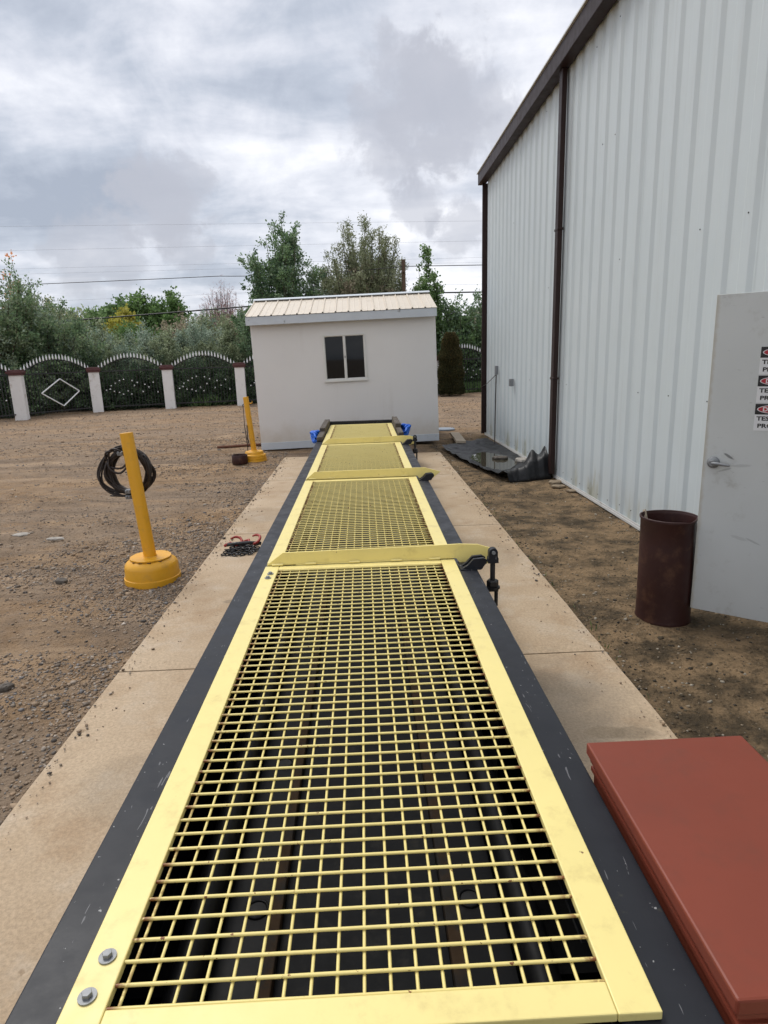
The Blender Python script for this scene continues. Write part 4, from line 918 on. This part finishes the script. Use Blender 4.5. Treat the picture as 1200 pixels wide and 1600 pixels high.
# ------------------------------------------------------------------ vegetation
LEAFGAIN = np.array([1.72, 1.62, 1.72])
def foliage(name, C, Dv, size, asp, pal, parent, rng, clump):
    """diamond leaves at C along directions Dv"""
    n = len(C); Ls_ = size * rng.uniform(.6, 1.35, n)
    r = rng.normal(size=(n, 3)); side = np.cross(Dv, r); side /= np.linalg.norm(side, axis=1)[:, None] + 1e-9
    T = C + Dv * Ls_[:, None]; Mx = C + Dv * Ls_[:, None] * .45; wv = side * (Ls_ * asp)[:, None]
    nrm = np.cross(Dv, side); bend = nrm * (Ls_ * .12)[:, None]
    v = np.stack([C, Mx + wv + bend, T, Mx - wv + bend], 1).reshape(-1, 3)
    pal = np.array(pal); f = np.clip(clump + rng.normal(0, .22, n), 0, 1)[:, None] * (len(pal) - 1); i0 = np.minimum(f.astype(int), len(pal) - 2)[:, 0]
    col = pal[i0] * (1 - (f - i0[:, None])) + pal[i0 + 1] * (f - i0[:, None]); col = col * rng.uniform(.95, 1.75, (n, 1)) * LEAFGAIN
    tint = np.concatenate([np.repeat(col, 4, 0), np.ones((n * 4, 1))], 1)
    return np_mesh(name, v, np.arange(n * 4).reshape(n, 4), 'leaf', tint, parent)
def norm(v): return v / (np.linalg.norm(v, axis=-1, keepdims=True) + 1e-9)
def plant(name, label, cat, group, base, h, r, stems, pal, leaf=.09, asp=.24, nleaf=9000, seed=1, trunk=0., fan=1.0, t0=.15, twl=.5, ups=.4, tr=.06, bark='bark', skirt=0., tw_per=26, droop=0., lean=(0, 0), spread=.75, tipfall=.75, hmin=.86):
    rg = np.random.default_rng(seed); e_ = empty(name, (base[0], base[1], gz(*base) if base[1] < 40 else -.05)); tag(e_, label, cat, group)
    wood = MB(); segs = []
    if trunk > 0: wood.tube([(0, 0, -.1), (.02, .02, trunk * .5), (0, 0, trunk)], [tr * 1.25, tr, tr * .85], 8)
    LC = []; LD = []; CL = []
    allp = []
    for s_ in range(stems):
        az = 2 * math.pi * (s_ / stems) + rg.uniform(-.5, .5); rad = r * fan * math.sqrt(rg.uniform(.02, 1)); hh = h * (1 - .42 * (rad / (r * fan + 1e-6)) ** 2 * rg.uniform(.5, 1.2)) * rg.uniform(hmin, 1.0)
        if s_ == 0: rad, hh = .08 * r, h
        p0 = np.array([rg.normal(0, .06 * r * (trunk == 0)), rg.normal(0, .06 * r * (trunk == 0)), trunk * rg.uniform(.55, 1.0) if trunk else 0.])
        p3 = np.array([rad * math.cos(az) + lean[0], rad * math.sin(az) + lean[1], hh]); p1 = p0 + np.array([rad * math.cos(az) * .55, rad * math.sin(az) * .55, (hh - p0[2]) * .35])
        ts = np.linspace(0, 1, 9)[:, None]; pts = (1 - ts) ** 2 * p0 + 2 * ts * (1 - ts) * p1 + ts ** 2 * p3
        pts[1:-1] += rg.normal(0, .035 * h * .4, (7, 3)) * .5
        rr_ = np.linspace(tr * (.6 if trunk else .5), .006, 9)
        wood.tube([tuple(q) for q in pts], list(rr_), 5, caps=False)
        for k_ in range(tw_per):
            t_ = t0 + (1 - t0) * rg.random() ** .85; f = t_ * 8; i0 = min(int(f), 7); q = pts[i0] * (1 - f + i0) + pts[i0 + 1] * (f - i0); sd = norm(pts[i0 + 1] - pts[i0])
            dr_ = norm(sd * .7 + rg.normal(0, spread, 3) + np.array([0, 0, ups])); tl = twl * (1.15 - tipfall * t_) * rg.uniform(.5, 1.3)
            if skirt and rg.random() < skirt: q = q.copy(); q[2] *= rg.uniform(.05, .5); q[:2] *= 1.0 + rg.random() * .6; dr_ = norm(np.array([dr_[0], dr_[1], dr_[2] * .4]))
            tip = q + dr_ * tl + np.array([0, 0, -droop * tl])
            allp.append((q, tip)); CLv = rg.random()
            m_ = max(3, int(nleaf / (stems * tw_per) * rg.uniform(.5, 1.5)))
            u = rg.random(m_) ** .8; c = q + (tip - q) * u[:, None] + rg.normal(0, leaf * .8, (m_, 3)); LC.append(c); LD.append(norm(norm(tip - q)[None] * .8 + rg.normal(0, .75, (m_, 3)))); CL.append(np.full(m_, CLv))
            if k_ % 2 == 0: wood.tube([tuple(q), tuple((q + tip) / 2 + rg.normal(0, .01, 3)), tuple(tip)], [.010, .007, .003], 3, caps=False)
    LC = np.concatenate(LC); LD = np.concatenate(LD); CL = np.concatenate(CL); LC[:, 2] = np.maximum(LC[:, 2], .02)
    wood.build('trunk' if trunk > .6 else 'stems', bark, e_, smooth=True)
    if nleaf > 0: foliage('crown' if trunk > .6 else 'foliage', LC, LD, leaf, asp, pal, e_, rg, CL)
    return e_
OLIVE = [(.075, .098, .052), (.125, .158, .085), (.19, .225, .14)]
SAGE = [(.085, .122, .086), (.145, .195, .138), (.20, .25, .19)]
DARK = [(.034, .064, .036), (.060, .105, .052), (.095, .15, .07)]
GREEN = [(.048, .086, .032), (.08, .138, .05), (.125, .19, .08)]
BRIGHT = [(.055, .098, .03), (.088, .15, .048), (.13, .20, .075)]
WILL = [(.080, .098, .048), (.12, .145, .078), (.165, .185, .115)]
BRN = [(.095, .085, .056), (.14, .128, .085), (.19, .178, .12)]
SG = 'shrubs growing behind the iron fence'; TG = 'trees standing beyond the fence'
plant('large_shrub_tree', 'tall dark bushy tree at the left picture edge over the fence', 'tree', TG, (-13.9, 25.2), 6.2, 2.5, 40, [DARK[1], DARK[2], OLIVE[1], SAGE[1]], .10, .30, 74000, 1, trunk=.9, twl=1.2, tr=.12, skirt=.3, tw_per=44, ups=.1, lean=(-.2, 0))
plant('large_shrub_tree', 'dark green bush hanging over the fence arch with the diamond', 'tree', TG, (-12.5, 26.6), 4.4, 2.2, 30, [DARK[1], DARK[2], OLIVE[1], SAGE[0]], .09, .30, 52000, 2, trunk=.7, twl=1.0, tr=.09, skirt=.35, tw_per=42, ups=.1)
plant('autumn_tree', 'thin tree with orange leaves behind the left dark tree', 'tree', TG, (-14.2, 28.4), 6.2, .6, 8, [(.30, .12, .04), (.42, .20, .09)], .12, .32, 1500, 3, trunk=1.6, twl=.35, tr=.05, tw_per=16, bark='bark_pale')
row = [(-11.1, 28.6, 3.5, 1.7, OLIVE, 'olive green shrub behind the fence, left of the second white pillar'), (-9.6, 29.0, 3.3, 1.6, SAGE, 'grey green shrub behind the second white pillar'), (-8.3, 28.6, 3.1, 1.5, OLIVE, 'olive shrub behind the arch between second and third pillars'), (-7.0, 29.2, 3.6, 1.6, SAGE, 'tall grey green shrub behind the third white pillar'), (-5.8, 28.7, 3.2, 1.4, OLIVE, 'olive shrub behind the arch left of the fourth pillar'), (-4.7, 29.1, 3.9, 1.4, DARK[1:] + SAGE[:1], 'dark green shrub behind the fourth pillar beside the shed')]
for i, (x, y, h_, r_, pl, lb) in enumerate(row): plant('shrub', lb, 'shrub', SG, (x, y), h_, r_, 26, pl, .09, .24, 34000, 20 + i, twl=.75, tr=.05, skirt=.25, tw_per=34, t0=.08)
low = [(-12.6, 23.6, 1.9, 1.0, 'low dark bush against the fence left of the first pillar'), (-10.55, 26.0, 2.1, 1.1, 'low dark bush right behind the white diamond'), (-9.1, 26.1, 1.75, 1.0, 'low dark bush behind the left half of the second arch'), (-8.1, 26.5, 1.9, 1.0, 'low dark bush behind the right half of the second arch'), (-6.6, 26.8, 1.9, 1.0, 'low dark bush behind the left half of the third arch'), (-5.5, 27.0, 1.7, .9, 'low dark bush behind the right half of the third arch'), (-3.9, 27.3, 2.0, 1.0, 'low dark bush behind the fence at the shed left corner')]
for i, (x, y, h_, r_, lb) in enumerate(low): plant('low_bush', lb, 'bush', SG, (x, y), h_, r_, 16, [tuple(v * .5 for v in c) for c in DARK], .075, .30, 13000, 40 + i, twl=.45, tr=.03, skirt=.5, tw_per=30, t0=.05)
plant('cottonwood_tree', 'tall green tree with upright leafy limbs left behind the shed', 'tree', TG, (-3.4, 30.2), 7.75, 1.6, 28, DARK + [GREEN[1], SAGE[1]], .10, .34, 46000, 60, trunk=1.5, twl=1.15, tr=.13, tw_per=24, t0=.2, ups=.15, spread=.75, tipfall=.7)
plant('leafy_tree', 'smaller grey green tree between the two tall trees behind the shed', 'tree', TG, (-2.15, 31.0), 5.7, 1.0, 14, SAGE, .11, .32, 8500, 61, trunk=1.6, twl=.5, tr=.07, tw_per=26)
plant('leafy_tree', 'dense dark green tree low beside the left roof end of the shed', 'tree', TG, (-4.5, 30.8), 4.7, 1.25, 18, DARK[1:], .12, .34, 20000, 62, trunk=1.0, twl=.7, tr=.08, tw_per=32, skirt=.2)
plant('willow_tree', 'wide fan-shaped willow with fine upright twigs behind the shed roof', 'tree', TG, (.15, 32.5), 8.2, 2.35, 110, WILL, .12, .17, 110000, 63, fan=1.15, trunk=1.0, twl=1.25, tr=.12, tw_per=32, t0=.18, ups=.5, spread=.32, tipfall=.9, hmin=.66)
plant('willow_shrub', 'brownish lower growth of twigs under the willow behind the roof', 'shrub', TG, (.1, 31.6), 5.9, 1.9, 34, BRN + WILL[:1], .14, .20, 30000, 64, twl=.8, tr=.06, tw_per=30, ups=.3)
plant('poplar_tree', 'slim bright green young poplar right of the brown utility pole', 'tree', TG, (3.2, 31.2), 6.6, .8, 15, GREEN, .105, .42, 13000, 65, trunk=1.6, twl=.55, tr=.07, tw_per=26, ups=.6)
rr = [(4.3, 30.6, 4.3, 1.15, GREEN[:2] + SAGE[:1], 'green shrub between the shed and the metal building'), (5.5, 31.2, 4.6, 1.2, DARK[1:] + SAGE[:1], 'darker shrub half hidden by the metal building corner'), (3.4, 32.0, 4.0, 1.2, GREEN[:2] + DARK[2:], 'leafy green shrub below the poplar beside the shed roof'), (6.9, 31.0, 4.0, 1.4, OLIVE, 'olive shrub behind the metal building corner')]
for i, (x, y, h_, r_, pl, lb) in enumerate(rr): plant('shrub', lb, 'shrub', SG, (x, y), h_, r_, 20, pl, .12, .33, 17000, 70 + i, twl=.7, tr=.05, skirt=.25, tw_per=34, t0=.08)
# clipped conical evergreen beside the shed
rg = np.random.default_rng(5); e_ = empty('arborvitae', (3.72, 27.45, gz(3.72, 27.4))); tag(e_, 'clipped brownish green columnar evergreen right of the shed', 'shrub')
n = 26000; z = rg.random(n) ** .9 * 2.5; rad = .56 * (1 - (z / 2.62) ** 2.6) ** .6 * (.93 + .07 * np.sin(z * 9)) * rg.uniform(.82, 1.03, n); w = rg.uniform(0, 6.283, n)
Cc = np.stack([rad * np.cos(w), rad * np.sin(w), z + .03], 1); Dd = norm(np.stack([np.cos(w) * .5, np.sin(w) * .5, np.full(n, .9)], 1) + rg.normal(0, .35, (n, 3)))
foliage('foliage', Cc, Dd, .085, .22, [(.018, .022, .010), (.034, .036, .014), (.07, .052, .022)], e_, rg, np.clip(.3 + .45 * (z / 2.5 - .5) + .2 * rg.random(n), 0, 1))
MB().tube([(0, 0, -.05), (0, 0, 2.0)], [.07, .02], 8).build('stem', 'bark', e_)
# middle distance
mids = [(-18.8, 41, 5.6, 2.4, OLIVE + [(.17, .16, .06)], 'small yellowish tree seen above the bushes left of the far house'), (-15.6, 38, 3.9, 2.2, SAGE, 'pale sage bush in the middle distance below the far house'), (-13.0, 39, 4.2, 2.3, BRIGHT[:2] + GREEN[:1], 'bright green bush in the middle distance under the thick cable'), (-10.8, 40, 4.4, 2.3, BRN, 'brown twiggy bush in the middle distance under the thick cable'), (-8.6, 39, 4.5, 2.2, OLIVE, 'olive bush in the middle distance left of the bare tree'), (-6.6, 38, 4.4, 2.0, BRN, 'brown bush at the foot of the bare pinkish tree'), (8.5, 42, 5.0, 2.4, BRN, 'brown scrub on the slope behind the metal building')]
for i, (x, y, h_, r_, pl, lb) in enumerate(mids): plant('distant_bush', lb, 'bush', 'bushes in the middle distance', (x, y), h_, r_, 22, pl, .17, .30, 13000, 90 + i, twl=1.0, tr=.05, skirt=.2, tw_per=26)
plant('bare_tree', 'leafless pinkish grey tree left of the shed roof', 'tree', TG, (-9.0, 44), 6.9, 1.8, 80, [(.2, .13, .12), (.25, .17, .16)], .22, .05, 4200, 99, trunk=1.2, twl=1.0, tr=.10, tw_per=26, ups=.7, bark='bark_pale')
fars = [(-29.5, 72, 7.6, 3.4, 'far rounded olive-green tree above the white house roof', OLIVE[1:] + GREEN[1:]), (-25.4, 71, 8.4, 3.0, 'far green tree left in the row on the skyline', GREEN), (-22.4, 70, 9.0, 2.4, 'far green tree in the middle of the skyline row', BRIGHT[:2] + GREEN[:1]), (-19.9, 71, 8.9, 2.6, 'far green tree right in the row on the skyline', BRIGHT[:2] + GREEN[:1]), (-23.0, 66, 6.8, 1.5, 'yellowing small tree before the far skyline trees', [(.17, .17, .03), (.25, .24, .05)]), (-16.0, 74, 7.2, 2.6, 'far pale green tree right of the skyline row', SAGE + OLIVE[2:])]
for i, (x, y, h_, r_, lb, pl) in enumerate(fars): plant('far_tree', lb, 'tree', 'far trees on the left skyline', (x, y), h_, r_, 24, pl, .30, .42, 13000, 120 + i, trunk=1.5, twl=1.6, tr=.18, tw_per=26, skirt=.1)
# grass strip at the fence foot
def grass(name, lab, spots, n, hh, pal, seed):
    rg = np.random.default_rng(seed); C_ = []
    for (x0, y0, x1, y1, w_) in spots:
        u = rg.random(n); C_.append(np.stack([x0 + (x1 - x0) * u + rg.normal(0, w_, n), y0 + (y1 - y0) * u + rg.normal(0, w_, n), np.full(n, -.05)], 1))
    C_ = np.concatenate(C_); D_ = norm(np.stack([rg.normal(0, .35, len(C_)), rg.normal(0, .35, len(C_)), np.ones(len(C_))], 1))
    o = foliage(name, C_, D_, hh, .06, pal, None, rg, rg.random(len(C_))); return tag(o, lab, 'grass', kind='stuff')
grass('grass', 'green grass growing at the foot of the iron fence', [(-7.0, 26.5, -5.3, 26.9, .25), (4.0, 29.6, 6.0, 30.2, .4), (4.0, 29.2, 6.0, 29.8, .25)], 2200, .42, GREEN, 9)
grass('weeds', 'sparse low weeds along the right edge of the concrete pad', [(1.36, 2.6, 1.36, 8, .03), (2.35, 12.6, 1.6, 12.2, .15), (2.45, 12.9, 2.5, 13.4, .05)], 110, .05, [(.04, .06, .02), (.08, .11, .04)], 10)

# ------------------------------------------------------------------ distance: hill, house, pole and wires
hx = np.linspace(-260, 260, 90); hy = np.linspace(85, 420, 40)
def hz(x, y):
    r_ = sst(85, 170, y); return -.3 + r_ * (7.2 + 5.0 * sst(-20, 40, x) + 2.5 * fbm(x, y, .012, 4, 6)) + sst(170, 400, y) * 6
hv = np.array([(x, y, hz(x, y)) for y in hy for x in hx]); ii = (np.arange(39)[:, None] * 90 + np.arange(89)[None]).ravel()
structure(np_mesh('hill', hv, np.stack([ii, ii + 1, ii + 91, ii + 90], 1), 'hill', smooth=True), 'low scrubby hillside in the distance')
hs = empty('far_house', (-34.2, 92, hz(-34.2, 92) + .0)); tag(hs, 'far low house with white roof beyond the bushes at left', 'house'); hs.location.z = 4.4
MB().box(-4.2, 4.2, 0, 6, -5, 2.0).build('wall', 'housewall', hs)
MB().prism([(-.6, 1.95), (3, 2.75), (6.6, 1.95), (6.6, 2.2), (3, 3.0), (-.6, 2.2)], 'x', -4.8, 4.8).build('roof', 'houseroof', hs)
for x_ in (-2.8, 0, 2.6): MB().box(x_ - .5, x_ + .5, -.05, -.003, .4, 1.4).build('window', 'glass', hs)
up = empty('utility_pole', (2.02, 30.3, 0)); tag(up, 'brown wooden utility pole top showing beside the willow', 'utility pole')
MB().tube([(0, 0, -.2), (0, 0, 5.85)], [.11, .085], 12).build('shaft', 'pole', up, smooth=True, sharp=50)
MB().box(-.06, .06, -.20, -.115, 5.3, 5.55).build('insulator_block', 'pole', up)
def wire(name, pts, r, mat, lab, sag=.0):
    o_ = []
    for i in range(len(pts) - 1):
        a, b = Vector(pts[i]), Vector(pts[i + 1])
        for k_ in range(12):
            t_ = k_ / 12; q = a.lerp(b, t_); q.z -= sag * 4 * t_ * (1 - t_); o_.append(tuple(q))
    o_.append(pts[-1]); return tag(MB().tube(o_, r, 5).build(name, mat, smooth=True), lab, 'wire', 'overhead wires')
wire('overhead_wire', [(-46, 40, 6.35), (-7, 34.2, 5.85), (2.02, 30.2, 5.55), (40, 34, 6.1)], .017, 'wire', 'dark overhead wire running to the utility pole top', .12)
wire('overhead_wire', [(-46, 40, 9.9), (40, 40, 8.75)], .0042, 'wire_thin', 'highest thin grey overhead wire across the sky')
wire('overhead_wire', [(-46, 40.2, 8.45), (40, 40.2, 7.95)], .0042, 'wire_thin', 'second highest thin grey overhead wire across the sky')
wire('overhead_wire', [(-46, 40.4, 7.40), (40, 40.4, 7.15)], .004, 'wire_thin', 'third thin grey overhead wire across the sky')
wire('overhead_wire', [(-46, 40.6, 7.1), (40, 40.6, 6.95)], .004, 'wire_thin', 'fourth thin grey overhead wire, just above the dark one')
wire('overhead_wire', [(-46, 40.8, 5.35), (2.5, 38.05, 5.55), (40, 40.8, 5.75)], .0042, 'wire_thin', 'thin overhead wire just above the thick black cable', .1)
wire('overhead_cable', [(-46, 37.5, 2.9), (2.6, 37.75, 5.1), (40, 37.5, 5.0)], .04, 'wire', 'thick black overhead cable slanting behind the bushes', .10)
mb = MB(); mb.tube([(2.9, 37.7, 5.1), (3.1, 37.7, 5.1), (4.6, 37.7, 5.1), (4.8, 37.7, 5.1)], [.04, .10, .10, .04], 8); tag(mb.build('cable_splice', 'wire', smooth=True), 'thick black splice case on the overhead cable by the poplar', 'splice case')
